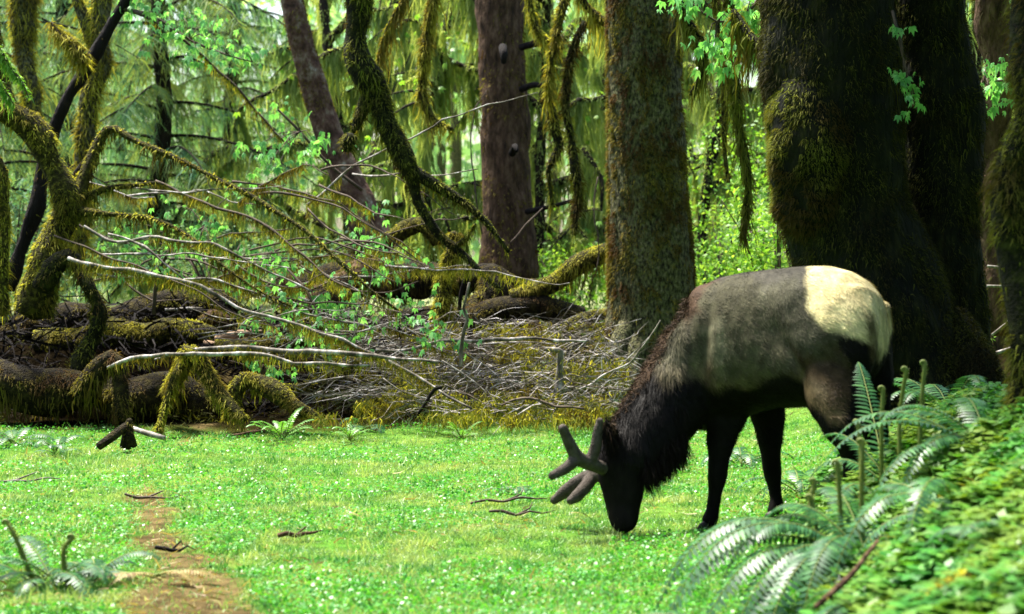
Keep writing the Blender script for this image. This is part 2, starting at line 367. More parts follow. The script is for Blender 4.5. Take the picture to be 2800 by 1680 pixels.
# ---------------------------------------------------------------- the elk
def elk():
    th = math.radians(38); A = np.array([-math.cos(th), math.sin(th), 0]); Rt = np.array([math.sin(th), math.cos(th), 0]); Z = np.array([0, 0, 1.])
    def axisY(px): return 11.15+.7813*1.106 if False else (11.15+.7813*1.106)/(1+.7813*(px-1400)/FPX)
    base = np.array([1.45, 10.85, float(height(1.45, 10.85))])
    g = MB()
    # trunk: px, top row, bottom row, half width
    st = [(2408, 835, 960, .05), (2396, 800, 1010, .14), (2365, 766, 1060, .215), (2325, 742, 1100, .255), (2270, 727, 1118, .275), (2200, 727, 1112, .275), (2120, 735, 1118, .275),
          (2040, 744, 1140, .285), (1975, 757, 1165, .275), (1930, 778, 1178, .235), (1895, 812, 1170, .17), (1872, 870, 1130, .08)]
    rows = []
    S_ = 28; a = np.arange(S_)/S_*2*np.pi
    for px, y0, y1, hw in st:
        Y = axisY(px); p0 = P(px, y0, Y); p1 = P(px, y1, Y); c = (p0+p1)/2; hh = (p0[2]-p1[2])/2
        sgn = np.sign(np.sin(a)); cz = np.abs(np.sin(a))**.92*sgn; wz = np.cos(a)*(1-.12*np.sin(a))
        rows.append(c+Rt*(wz*hw)[:, None]+Z*(cz*hh)[:, None])
    v = np.array(rows); m = len(v); i = np.arange(m-1)[:, None]*S_; j = np.arange(S_)[None]
    q = np.stack([i+j, i+(j+1) % S_, i+S_+(j+1) % S_, i+S_+j], -1).reshape(-1, 4)
    vv = np.vstack([v.reshape(-1, 3), v[0].mean(0), v[-1].mean(0)]); k = m*S_
    t = [(k, (x+1) % S_, x) for x in range(S_)]+[(k+1, (m-1)*S_+x, (m-1)*S_+(x+1) % S_) for x in range(S_)]
    g.add(vv, t, q)
    def etube(sts, sides=18):
        """sts: px, py, Y, in-plane radius px, side ratio"""
        p = np.array([P(a_, b_, c_) for a_, b_, c_, _, _ in sts]); r = np.array([s[3]/FPX*s[2] for s in sts]); e = np.array([s[4] for s in sts])
        pp, rr = resample(p, r, .03); _, ee = resample(p, e, .03)
        t_ = unit(np.gradient(pp, axis=0)); side = unit(np.tile([.25, 1., 0], (len(pp), 1))-t_*(t_@np.array([.25, 1., 0]))[:, None]); n_ = np.cross(side, t_)
        an = np.arange(sides)/sides*2*np.pi
        vv = pp[:, None]+n_[:, None]*(np.cos(an)[None]*rr[:, None])[..., None]+side[:, None]*(np.sin(an)[None]*(rr*ee)[:, None])[..., None]
        m_ = len(pp); i_ = np.arange(m_-1)[:, None]*sides; j_ = np.arange(sides)[None]
        q_ = np.stack([i_+j_, i_+(j_+1) % sides, i_+sides+(j_+1) % sides, i_+sides+j_], -1).reshape(-1, 4)
        kk = m_*sides; v2 = np.vstack([vv.reshape(-1, 3), pp[0]-t_[0]*rr[0]*.4, pp[-1]+t_[-1]*rr[-1]*.45])
        tt = [(kk, (x+1) % sides, x) for x in range(sides)]+[(kk+1, (m_-1)*sides+x, (m_-1)*sides+(x+1) % sides) for x in range(sides)]
        g.add(v2, tt, q_)
    # neck
    etube([(1985, 930, 11.1, 125, 1.), (1925, 985, 11.12, 128, .95), (1862, 1062, 11.05, 112, .85), (1800, 1142, 10.98, 103, .75), (1742, 1212, 10.93, 92, .68), (1706, 1262, 10.9, 70, .72)])
    # head: poll to muzzle
    etube([(1692, 1190, 10.93, 42, .9), (1694, 1240, 10.92, 62, .78), (1699, 1300, 10.9, 66, .72), (1704, 1350, 10.88, 58, .68), (1704, 1392, 10.86, 48, .66), (1706, 1425, 10.84, 41, .72), (1708, 1448, 10.83, 31, .8)])
    # ears
    etube([(1682, 1205, 10.86, 17, .6), (1668, 1180, 10.83, 24, .35), (1660, 1158, 10.81, 17, .3), (1656, 1140, 10.8, 6, .3)], 10)
    etube([(1720, 1185, 11.0, 16, .6), (1722, 1165, 11.06, 20, .35), (1722, 1146, 11.1, 8, .3)], 10)
    def leg(sts):
        # last two stations: fetlock, hoof - the hoof drops to the soil
        etube(sts, 14)
    def gy(px, Y):      # photo row of the soil at column px, depth Y
        z = float(height((px-1400)/FPX*Y, Y)); return HOR+(CAMZ-z)/Y*FPX
    y1 = gy(1935, 10.98)
    leg([(2000, 1040, 11.0, 80, .6), (1984, 1130, 11.0, 62, .62), (1972, 1200, 11., 42, .75), (1965, 1260, 11., 30, .9), (1961, 1305, 10.99, 28, .95), (1955, 1350, 10.99, 20, 1.), (1948, 1400, 10.98, 19, 1.), (1944, y1-36, 10.98, 23, 1), (1936, y1-16, 10.97, 22, 1)])
    y2 = gy(2115, 11.3)
    leg([(2080, 1060, 11.3, 60, .6), (2098, 1130, 11.32, 50, .62), (2104, 1190, 11.32, 37, .75), (2108, 1250, 11.32, 28, .9), (2112, 1290, 11.32, 27, .95), (2118, 1335, 11.32, 19, 1.), (2122, y2-60, 11.31, 18, 1.), (2122, y2-36, 11.3, 22, 1), (2116, y2-14, 11.29, 22, 1)])
    y3 = gy(2300, 10.35)
    leg([(2312, 880, 10.66, 80, .7), (2288, 1000, 10.52, 92, .7), (2276, 1085, 10.42, 76, .7), (2292, 1160, 10.34, 50, .75), (2318, 1220, 10.34, 31, .9), (2330, 1260, 10.35, 28, .9), (2322, 1310, 10.35, 20, 1), (2312, y3-50, 10.35, 19, 1), (2308, y3-30, 10.35, 23, 1), (2300, y3-12, 10.34, 23, 1)])
    y4 = gy(2400, 10.72)
    leg([(2372, 920, 10.75, 62, 1.), (2376, 1020, 10.78, 66, .9), (2380, 1100, 10.78, 56, .8), (2390, 1170, 10.76, 38, .85), (2408, 1225, 10.76, 28, .9), (2412, 1260, 10.75, 26, .9), (2404, 1310, 10.74, 19, 1), (2400, y4-50, 10.73, 18, 1), (2398, y4-30, 10.73, 22, 1), (2392, y4-12, 10.72, 22, 1)])
    # buttocks + tail
    etube([(2335, 800, 10.56, 60, .9), (2328, 880, 10.5, 76, .8), (2322, 960, 10.48, 74, .8), (2312, 1040, 10.46, 60, .8)])
    etube([(2384, 830, 10.72, 48, .9), (2386, 900, 10.75, 50, .9), (2384, 970, 10.77, 46, .9)])
    etube([(2362, 790, 10.5, 13, .8), (2374, 830, 10.44, 13, .8), (2380, 880, 10.42, 12, .7), (2382, 925, 10.42, 6, .7)], 8)
    tmp = g.build('elk_tmp', fur_mat('tmp'))
    md = tmp.modifiers.new('r', 'REMESH'); md.mode = 'VOXEL'; md.voxel_size = .0125; md.use_smooth_shade = True
    sm = tmp.modifiers.new('s', 'SMOOTH'); sm.iterations = 9; sm.factor = .5
    bpy.context.view_layer.update()
    dg = bpy.context.evaluated_depsgraph_get(); me = bpy.data.meshes.new_from_object(tmp.evaluated_get(dg))
    n = len(me.vertices); co = np.zeros(n*3); me.vertices.foreach_get('co', co); co = co.reshape(-1, 3)
    s_ = (co-np.array([1.888, 10.54, 0]))@A; l_ = (co-np.array([1.888, 10.54, 0]))@Rt; nrm = np.zeros(n*3); me.vertices.foreach_get('normal', nrm); nrm = nrm.reshape(-1, 3)
    def bp(s0, z0, a, b, h, tilt=0.): q = s_-s0-(co[:, 2]-z0)*tilt; return h*np.exp(-(q/a)**2-((co[:, 2]-z0)/b)**2)
    dv = bp(1.0, 1.02, .13, .2, .028, -.3)+bp(.86, 1.05, .045, .25, -.022, -.1)+bp(.33, 1.33, .06, .06, .02)+bp(.44, 1.12, .1, .14, -.03, .2)+bp(.14, 1.08, .14, .2, .018)+bp(.3, .98, .04, .14, -.018, .6)+bp(1.02, 1.3, .06, .1, .018)
    dv = dv+(s_ > .45)*(s_ < .9)*.0012*np.sin((s_+.15*co[:, 2])*62)*np.exp(-((co[:, 2]-1.05)/.2)**2)+.02*(fbm(co, 5, 61)-.5)
    co = co+nrm*(dv*(co[:, 2] > .7)*(np.abs(l_) > .06)*(s_ < 1.12))[:, None]
    me.calc_loop_triangles(); tr = np.zeros(len(me.loop_triangles)*3, np.int32); me.loop_triangles.foreach_get('vertices', tr); tr = tr.reshape(-1, 3)
    bpy.data.objects.remove(tmp)
    # coat patches laid out along the body, with painted shadows at shoulder and tail
    def coat(p):
        s = (p-np.array([1.888, 10.54, 0]))@A          # metres forward of the tail
        lat = np.abs((p-np.array([1.888, 10.54, 0]))@Rt); z = p[:, 2]
        nz = fbm(p, 7, 3)-.5; n2 = fbm(p, 25, 9)-.5; n3 = fbm(p*np.array([1, 1, .45]), 4, 19)-.5
        c = np.tile(np.array([.072, .066, .038]), (len(p), 1))
        def lay(mask, col):
            nonlocal c
            mk = np.clip(mask, 0, 1)[:, None]; c = c*(1-mk)+np.array(col)*mk
        lay(sst((n3+nz*.4-.01)*7)*.75, (.155, .145, .09))                                            # paler grey side
        lay(sst(((.5+n3*.4)-s)/.2)*.75, (.055, .052, .034))                                   # darker behind the ribs
        lay(sst((1.02-z+nz*.3)/.25)*.6, (.13, .085, .035))                                   # warmer low on the flank
        lay(sst((s-.86+nz*.4)/.1)*sst((z-1.12+nz*.3)/.14), (.075, .045, .026))               # red-brown shoulder
        lay(sst((z-1.37+nz*.2)/.06)*.7, (.05, .045, .038))                                   # dorsal band
        lay(sst((s-.93)/.04)*sst((1.0-s)/.04)*sst((1.2-z)/.1)*.6, (.035, .03, .022))           # shadow in the crease behind the shoulder, put into the coat colour
        bel = np.interp(s, [-.2, .05, .1, .3, .38, .5, .62, .8, 1.0, 1.2], [.66, .69, .75, .88, .96, .92, .85, .85, .88, .94])
        lay(sst((bel+nz*.16-z)/.06), (.007, .0055, .0045))                                   # dark belly and legs
        th1 = sst((.36+nz*.15-s)/.1)*sst((z-(.70+.75*np.clip(s, 0, 1))+nz*.15)/.1)*sst((1.12-z+nz*.3)/.15)
        lay(th1, (.045, .03, .014))                                                            # tan thigh
        lay(sst((s-1.1-(1.1-z)*-.12+nz*.12)/.07), (.009, .007, .006))                         # dark neck
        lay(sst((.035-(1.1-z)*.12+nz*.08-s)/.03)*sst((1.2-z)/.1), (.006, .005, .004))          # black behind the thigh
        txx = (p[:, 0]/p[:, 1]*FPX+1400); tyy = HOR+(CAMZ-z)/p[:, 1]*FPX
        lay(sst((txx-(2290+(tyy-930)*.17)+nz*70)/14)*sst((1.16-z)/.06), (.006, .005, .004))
        rs = .385-.46*lat-.17*np.clip((1.25-z)/.15, 0, 1.3)
        rump = sst((rs+nz*.06-s)/.035)*sst((z-(.96+.6*lat)+nz*.05)/.04)
        lay(rump, (.72, .62, .32)); lay(rump*sst((n3-.02)*6)*.5, (.55, .4, .17))
        tx = (p[:, 0]/p[:, 1]*FPX+1400); ty = HOR+(CAMZ-z)/p[:, 1]*FPX
        tl = sst((20-np.abs(tx-(2366+(ty-790)*.14)))/12)*sst((ty-835)/40)*sst((1000-ty)/30)*sst((10.66-p[:, 1])/.06)
        lay(tl*.85, (.07, .05, .02))  # tail streak with its shadow painted into the coat
        # nape: warm hairs along the upper neck line
        nl = np.interp(tx, [1660, 1690, 1730, 1780, 1820, 1850], [1165, 1118, 1062, 995, 930, 860])
        lay(sst((26-(ty-nl)+60*nz)/20)*sst((1860-tx)/20)*sst((tx-1668)/15), (.12, .075, .045))
        n5 = fbm(p@np.array([[1, 0, .3], [0, 1, 0], [-.2, 0, .5]]), 45, 71)-.5; return np.clip(c*(1+.5*n2+1.3*n5)[:, None], 0, 1)
    root = thing('elk', 'bull elk with velvet antlers and pale rump grazing in the clearing', 'elk', base)
    b = MB(); b.add(co, tr, None, coat(co)*.7)
    body = b.build('body', fur_mat('elk_hide'), root, smooth=True)
    # coat of short hairs
    def sample(nn):
        a0, a1, a2 = co[tr[:, 0]], co[tr[:, 1]], co[tr[:, 2]]; cr = np.cross(a1-a0, a2-a0); ar = np.linalg.norm(cr, axis=1); cs = np.cumsum(ar)
        k = np.searchsorted(cs, R(0, cs[-1], nn)).clip(0, len(ar)-1); u, w = R(0, 1, nn), R(0, 1, nn); fl = u+w > 1; u[fl] = 1-u[fl]; w[fl] = 1-w[fl]
        return a0[k]+(a1-a0)[k]*u[:, None]+(a2-a0)[k]*w[:, None], unit(cr[k])
    p, nr = sample(150000)
    tx = p[:, 0]/p[:, 1]*FPX+1400; ty = HOR+(CAMZ-p[:, 2])/p[:, 1]*FPX
    neck = sst((1890-tx)/60)
    headm = (tx < 1760) & (ty > 1250) | (ty > 1210) & (tx > 1890)
    flow = -A*.9+np.array([0, 0, -.55])+(fbm(p, 5, 40)-.5)[:, None]*np.array([0, 0, 2.2])
    flow = flow*(1-neck[:, None])+np.array([.15, -.2, -1.])*neck[:, None]+rng.normal(size=p.shape)*.18
    flow = flow-nr*np.sum(flow*nr, 1)[:, None]; flow = unit(flow)+nr*.22
    L = np.where(headm, .012, .028+.03*neck)*R(.6, 1.3, len(p))*(.7+.7*vnoise(p, 12, 2))
    h = MB(); strands(h, p-nr*.003, flow, L, R(.0025, .0045, len(p)), .15, 2, .1, coat(p), wside=unit(np.cross(flow, nr)))
    h.build('coat', fur_mat('elk_fur', .6, .1), root)
    # shaggy mane under the neck and on the nape
    low = (neck > .2) & (~headm) & (nr[:, 2] < -.15); lp, ln = p[low], nr[low]; 
    h = MB(); idx = rng.integers(0, len(lp), 9000)
    strands(h, lp[idx], np.array([.12, -.1, -1.])+ln[idx]*.35+rng.normal(size=(9000, 3))*.15, R(.04, .13, 9000), R(.004, .007, 9000), .1, 3, .12, np.tile([.011, .008, .006], (9000, 1)))
    nl = np.interp(tx, [1660, 1690, 1730, 1780, 1820, 1850, 1880], [1165, 1118, 1062, 995, 930, 860, 815]); up = (neck > .02) & (~headm) & (ty-nl < 38); up = np.where(up)[0]; idx = rng.choice(up, 6000)
    strands(h, p[idx], nr[idx]*.7+np.array([.3, 0, -.3])+rng.normal(size=(6000, 3))*.3, R(.02, .055, 6000), R(.003, .005, 6000), .3, 2, .2, np.tile([.10, .062, .036], (6000, 1))*R(.1, 1.1, (6000, 1))**1.5)
    h.build('mane', fur_mat('elk_mane', .6), root)
    # antlers in velvet
    vel = bark('velvet', [(.3, (.035, .028, .022)), (.7, (.10, .083, .07))], 30, .3, .9, (1, 1, 1), 90)
    def antler(parts):
        g2 = MB(); fz = MB()
        for s in parts:
            pp = np.array([P(a_, b_, c_) for a_, b_, c_, _ in s]); rr = np.array([d_/FPX*c_ for _, _, c_, d_ in s])
            p3, r3 = resample(pp, rr, .012)
            # closed tube with a rounded end
            e = unit((p3[-1]-p3[-3])[None])[0]; kk = np.linspace(.2, 1, 5)
            p3 = np.vstack([p3]+[p3[-1]+e*r3[-1]*q_ for q_ in kk]); r3 = np.concatenate([r3, r3[-1]*np.sqrt(np.maximum(1-kk**2, .01))])
            t_, n_, b_ = frames(p3); q4, d4 = on_tube(dict(p=p3, r=r3, n=n_, b=b_), 1500); strands(fz, q4-d4*.004, d4+rng.normal(size=d4.shape)*.4, R(.006, .012, 1500), .0022, .2, 1, .1); an = np.arange(12)/12*2*np.pi
            v_ = p3[:, None]+(n_[:, None]*np.cos(an)[None, :, None]+b_[:, None]*np.sin(an)[None, :, None])*r3[:, None, None]
            m_ = len(p3); i_ = np.arange(m_-1)[:, None]*12; j_ = np.arange(12)[None]; q_ = np.stack([i_+j_, i_+(j_+1) % 12, i_+12+(j_+1) % 12, i_+12+j_], -1).reshape(-1, 4)
            kk2 = m_*12
            g2.add(np.vstack([v_.reshape(-1, 3), p3[0], p3[-1]+e*.001]), [(kk2, (x+1) % 12, x) for x in range(12)]+[(kk2+1, (m_-1)*12+x, (m_-1)*12+(x+1) % 12) for x in range(12)], q_)
        o = g2.build('antler', vel, root, smooth=True); fz.build('velvet', vel, o)
        md = o.modifiers.new('r', 'REMESH'); md.mode = 'VOXEL'; md.voxel_size = .005; md.use_smooth_shade = True
        sm = o.modifiers.new('s', 'SMOOTH'); sm.iterations = 6; sm.factor = .5
        return o
    antler([[(1652, 1282, 10.86, 19), (1612, 1268, 10.80, 19), (1580, 1252, 10.76, 20), (1562, 1222, 10.74, 17), (1545, 1186, 10.72, 14), (1539, 1172, 10.71, 13)],
            [(1612, 1268, 10.80, 17), (1628, 1225, 10.80, 16), (1634, 1180, 10.80, 13), (1640, 1152, 10.80, 10)],
            [(1580, 1252, 10.76, 18), (1545, 1282, 10.70, 15), (1510, 1301, 10.66, 12)]])
    antler([[(1650, 1300, 10.95, 19), (1615, 1302, 11.0, 19), (1580, 1318, 11.02, 19), (1545, 1345, 11.03, 18), (1516, 1368, 11.04, 12)],
            [(1622, 1300, 11.0, 18), (1602, 1330, 10.94, 18), (1578, 1356, 10.9, 17), (1560, 1369, 10.88, 12)]])
    e = MB(); ph = np.linspace(0, np.pi, 9); l_ = np.linspace(0, 2*np.pi, 13)[:-1]; c0 = P(1650, 1292, 10.845)
    vv = np.array([[c0[0]+.014*math.sin(p_)*math.cos(q_), c0[1]+.014*math.sin(p_)*math.sin(q_), c0[2]+.014*math.cos(p_)] for p_ in ph for q_ in l_])
    e.add(vv, None, [(i*12+j, i*12+(j+1) % 12, (i+1)*12+(j+1) % 12, (i+1)*12+j) for i in range(8) for j in range(12)])
    m, n_, b_, _ = newmat('eye'); b_.inputs['Base Color'].default_value = (.004, .003, .002, 1); b_.inputs['Roughness'].default_value = .08
    e.build('eye', m, root, smooth=True)
    hm = bark('hoof_horn', [(.3, (.012, .01, .008)), (.7, (.05, .04, .03))], 20, .2, .5)
    for px, Y, yy in ((1926, 10.95, y1), (2108, 11.27, y2), (2292, 10.32, y3), (2384, 10.7, y4)):
        for s in (-1, 1):
            hb = MB(); q0 = P(px+8, yy-20, Y+.012)+Rt*.016*s; q1 = P(px-10, yy-1, Y+.012)+Rt*.02*s
            tube(hb, [q0, (q0+q1)/2, q1], [.017, .023, .016], .01, 10); hb.build('hoof', hm, root, smooth=True)
elk()

# ---------------------------------------------------------------- limbs, trunks, logs
def pl(path, dr=0):
    """photo path (px, py, depth, radius in px) -> points and radii in metres"""
    return np.array([P(a, b, c) for a, b, c, _ in path]), np.array([d/FPX*c for _, _, c, d in path])
def limb(tb_mb, path, sides=12, amp=.15, step=.12, seed=1., nsc=7.):
    p, r = pl(path)
    if r.max() < .3:
        p, r = resample(p, r, .22); q = np.stack([vnoise(p, 3.1, seed+31*j) for j in range(3)], -1)-.5
        e = np.minimum(1, np.arange(len(p))/3.)[:, None]; p = p+q*e*(r[:, None]*1.1+.01); r = r*(.72+.6*vnoise(p, 4.3, seed+7))
    return tube(tb_mb, p, r, step, sides, amp*float(r.mean()), nsc, seed)
def mosscoat(mb, tb, n, L=.05, w=.012, up=.6, droop=.9):
    p, d = on_tube(tb, n, up); k = vnoise(p, 9, 5)*.6+vnoise(p, 3, 25)*.4+.22*d[:, 2]*(up > 0)+R(-.1, .1, n) > .42; p, d = p[k], d[k]; n = len(p)
    L = np.minimum(L, tb['r'].mean()*1.6+.015)*(.5+1.1*vnoise(p, 7, 35))
    strands(mb, p-d*.008, d+rng.normal(size=d.shape)*.35, L*R(.5, 1.4, n), w*R(.6, 1.4, n), droop, 2, .15)
def mossy(name, label, cat, paths, bm, mm, dens=900, L=.05, w=.012, hangn=0, hangL=.3, hw=.012, base=None, group=None, up=.6, amp=.18, part='branch', child='moss', hm=None, sides=12):
    p0, _ = pl(paths[0]); b = p0[0].copy() if base is None else np.array(base, float)
    root = thing(name, label, cat, b, group); mo = MB(); hg = MB(); tl = 0
    if dens >= 900 and bm is M['bark_dark']: bm = {'yellow_moss': M['core_y'], 'brown_moss': M['core_b'], 'green_moss': M['core_g']}.get(mm.name, bm)
    for i, pa in enumerate(paths):
        t = MB(); tb = limb(t, pa, sides=sides, amp=amp, seed=i*3.1+len(name))
        t.build('trunk' if (i == 0 and part == 'branch' and cat == 'tree') else ('log' if part == 'log' and i == 0 else 'branch'), bm, root, smooth=True)
        ln = np.linalg.norm(np.diff(tb['p'], axis=0), axis=1).sum(); ar = ln*tb['r'].mean()*6.3
        if dens: mosscoat(mo, tb, int(dens*ar)+60, L, w, up)
        if hangn: hang(hg, tb, int(hangn*ln)+10, hangL, hw, i*2.2)
        tl += ln
    if dens: mo.build(child, mm, root)
    if hangn: hg.build('hanging_moss', hm or mm, root)
    return root
def gz(x, y): return float(height(x, y))

# straight mossy conifer trunk beside the elk's head
def big_trunk():
    p = [P(1790, 1075, 20), P(1788, 960, 20), P(1782, 760, 20), P(1770, 500, 20), P(1764, 250, 20), P(1758, 0, 20), P(1755, -300, 20), P(1750, -1400, 20)]
    r = [x/FPX*20 for x in (150, 130, 117, 106, 101, 98, 95, 85)]
    root = thing('conifer_tree', 'straight thick grey-green conifer trunk with scaly mossy bark behind the elk', 'tree', (p[0][0], 20, gz(p[0][0], 20)))
    m = MB(); tb = tube(m, p, r, .05, 56, .05, 7, 2, stretch=.45)
    m.build('trunk', M['bark_moss'], root, smooth=True)
    m = MB(); pp, d = on_tube(tb, 150000); k = pp[:, 2] < 6; pp, d = pp[k], d[k]
    k = vnoise(pp*np.array([1, 1, .5]), 24, 3)+.5*(vnoise(pp, 2, 8)-.5)+R(-.1, .1, len(pp)) > .5; pp, d = pp[k], d[k]
    strands(m, pp, d+np.array([0, 0, .1])+rng.normal(size=d.shape)*.4, R(.018, .05, len(pp)), R(.008, .016, len(pp)), .8, 2, .15); m.build('moss', M['moss_b'], root)
    # roots flare
    m = MB()
    for px, dx in ((1690, -60), (1740, -25), (1860, 40), (1905, 75)):
        a = P(px, 960, 19.6); b = P(px+dx*.5, 1040, 19.4); c = P(px+dx, 1075, 19.2); tube(m, [P((px+1788)/2, 860, 19.8), a, b, c], [.12, .13, .1, .03], .08, 12, .02, 8, px)
    m.build('root', M['bark_moss'], root, smooth=True)
big_trunk()
# reddish spruce trunk
def red_trunk():
    Y = 26; p = [P(1392, 760, Y), P(1390, 600, Y), P(1384, 400, Y), P(1372, 180, Y), P(1364, 0, Y), P(1360, -250, Y), P(1355, -1300, Y)]
    r = [x/FPX*Y for x in (84, 70, 66, 63, 66, 62, 52)]
    root = thing('spruce_tree', 'red-brown rough-barked spruce trunk with short dead stubs standing in hanging moss', 'tree', (p[0][0], Y, gz(p[0][0], Y)))
    m = MB(); tb = tube(m, p, r, .06, 44, .05, 6, 8, stretch=.5); m.build('trunk', M['bark_red'], root, smooth=True)
    m = MB()
    for a in ([(1425, 130, Y-.3, 9), (1470, 118, Y-.5, 9), (1530, 115, Y-.8, 7)], [(1425, 245, Y-.3, 9), (1465, 232, Y-.5, 8), (1500, 240, Y-.6, 4)], [(1400, 420, Y-.5, 9), (1408, 400, Y-.8, 8), (1412, 415, Y-.9, 5)], [(1440, 580, Y-.3, 8), (1500, 565, Y-.6, 6), (1580, 548, Y-1, 5)], [(1375, 130, Y-.6, 10), (1378, 150, Y-.8, 12), (1380, 175, Y-.8, 8)]):
        m = MB(); limb(m, a, 8, .15, .08); m.build('branch', M['dead'], root, smooth=True)
    m = MB(); hang(m, tb, 3000, .2, .014, 5); pp, d = on_tube(tb, 9000); k = vnoise(pp, 3, 33) > .52; pp, d = pp[k], d[k]
    strands(m, pp, d+rng.normal(size=d.shape)*.4, R(.02, .05, len(pp)), R(.01, .02, len(pp)), .9, 2, .15); m.build('moss', M['moss_b'], root)
red_trunk()
def lean_trunk():
    Y = 24; p = [P(1035, 690, Y), P(985, 570, Y), P(920, 420, Y), P(868, 270, Y), P(825, 120, Y), P(795, -10, Y), P(740, -250, Y), P(600, -900, Y)]
    r = [x/FPX*Y for x in (56, 47, 40, 36, 33, 31, 30, 24)]
    root = thing('leaning_tree', 'leaning slim trunk with brown bark blotched by pale lichen', 'tree', (p[0][0], Y, gz(p[0][0], Y)))
    m = MB(); tb = tube(m, p, r, .06, 28, .02, 8, 4); m.build('trunk', M['bark_lichen'], root, smooth=True)
    m = MB(); pp, d = on_tube(tb, 9000, .3); k = (vnoise(pp, 3, 63) > .5) & (pp[:, 2] > 2.2); pp, d = pp[k], d[k]
    strands(m, pp, d+rng.normal(size=d.shape)*.4, R(.015, .035, len(pp)), R(.01, .016, len(pp)), .9, 2, .15); m.build('moss', M['moss_b'], root)
lean_trunk()
mossy('maple_limb', 'thick dark mossy maple limb hanging down from above and forking low', 'limb',
      [[(985, -160, 19, 40), (978, 0, 19, 30), (985, 130, 19, 33), (1012, 230, 19, 34), (1062, 330, 19, 28), (1110, 425, 19, 25), (1135, 490, 19, 20), (1150, 560, 19, 16), (1185, 630, 19, 13), (1240, 680, 19, 11), (1300, 730, 18.9, 8), (1370, 790, 18.8, 5)],
       [(1010, 250, 19, 26), (985, 310, 19, 15), (968, 360, 19, 10), (955, 400, 19, 8)], [(962, 370, 18.9, 16), (950, 395, 18.9, 20), (948, 415, 18.9, 8)],
       [(1130, 470, 19, 17), (1190, 505, 19, 14), (1265, 555, 19, 12), (1330, 615, 19, 9), (1390, 690, 19, 5)],
       [(1240, 680, 19, 8), (1275, 650, 18.9, 6), (1300, 615, 18.8, 4)]], M['bark_dark'], M['moss_g'], 2600, .05, .012, 260, .16, .01)
# left maple cluster
mossy('bent_maple', 'bent mossy maple at left edge with bare elbow, trailing green beards', 'tree',
      [[(95, 860, 18.6, 60), (128, 760, 18.6, 44), (150, 660, 18.6, 44), (190, 585, 18.6, 38), (185, 530, 18.6, 34), (140, 440, 18.6, 34), (85, 345, 18.6, 34), (35, 305, 18.6, 28), (-40, 280, 18.6, 26), (-120, 200, 18.6, 20)],
       [(190, 560, 18.6, 28), (225, 500, 18.7, 22), (250, 420, 18.8, 18), (290, 358, 18.8, 14), (320, 352, 18.8, 11), (420, 408, 18.6, 7), (560, 470, 18.4, 7), (700, 545, 18.2, 7), (830, 630, 18, 6), (930, 715, 17.9, 5), (1010, 790, 17.8, 4), (1090, 850, 17.8, 3)],
       [(200, 580, 18.6, 16), (300, 585, 18.5, 6), (430, 603, 18.4, 6), (520, 650, 18.2, 5), (600, 720, 18, 4), (700, 790, 17.9, 3), (800, 840, 17.9, 3)],
       [(205, 560, 18.7, 10), (280, 520, 18.7, 8), (350, 510, 18.7, 6), (430, 500, 18.8, 3)],
       [(35, 305, 18.6, 26), (10, 240, 18.7, 20), (-10, 120, 18.8, 18), (-30, -20, 18.9, 16)]],
      M['bark_dark'], M['moss_y'], 1700, .05, .012, 150, .26, .012, hm=M['moss_g'])
mossy('drooping_branch', 'dark drooping mossy branch arching down in front of the log pile', 'branch',
      [[(110, 790, 18.2, 30), (145, 725, 18.2, 24), (190, 700, 18.2, 22), (215, 725, 18.2, 18), (250, 790, 18.1, 20), (268, 860, 18.1, 22), (245, 930, 18.1, 22), (215, 985, 18.0, 26), (230, 1060, 18, 24)]],
      M['bark_dark'], M['moss_g'], 1400, .045, .012, 160, .2, .012)
mossy('curved_stem', 'upright mossy stem swaying behind the charred leaning snag', 'stem',
      [[(210, 700, 22, 26), (225, 480, 22, 22), (245, 320, 22, 27), (265, 190, 22, 30), (275, 90, 22, 22), (285, 0, 22, 26), (290, -200, 22, 22)], [(262, 140, 22, 18), (235, 60, 22, 16), (215, 10, 22, 16), (190, -60, 22, 12)]],
      M['bark_moss'], M['moss_y'], 1500, .07, .016, 200, .25, .014)
mossy('slanting_snag', 'charred black dead pole slanting up to the right', 'snag',
      [[(20, 790, 20, 22), (70, 660, 20, 21), (95, 560, 20, 22), (125, 430, 20, 20), (170, 300, 20, 19), (235, 185, 20, 17), (300, 80, 20, 14), (345, 0, 20, 12), (400, -110, 20, 10)],
       [(175, 515, 19.2, 10), (215, 470, 19.2, 12), (255, 415, 19.2, 9)]], M['dead'], M['moss_b'], 60, .04, .012)
mossy('mossy_club', 'tufted yellow moss club on a dead twig at upper left', 'branch',
      [[(140, 60, 19.5, 3), (160, 95, 19.5, 9), (185, 125, 19.5, 20), (205, 155, 19.5, 20), (225, 180, 19.5, 7)]], M['twig_d'], M['moss_y'], 5000, .09, .014, 260, .22, .014)
mossy('mossy_tree', 'stout mossy trunk cut by the top left corner', 'tree',
      [[(95, 330, 24, 20), (75, 200, 24, 24), (62, 80, 24, 34), (60, 0, 24, 34), (50, -300, 24, 30)]], M['bark_moss'], M['moss_y'], 1400, .07, .016, 160, .3, .014)
mossy('edge_stem', 'mossy stem rising along the left edge of the picture', 'stem',
      [[(5, 860, 18, 24), (4, 700, 18, 18), (8, 560, 18, 17), (2, 470, 18, 16), (-50, 380, 18, 14)]], M['bark_dark'], M['moss_y'], 1700, .05, .012, 260, .2, .012)
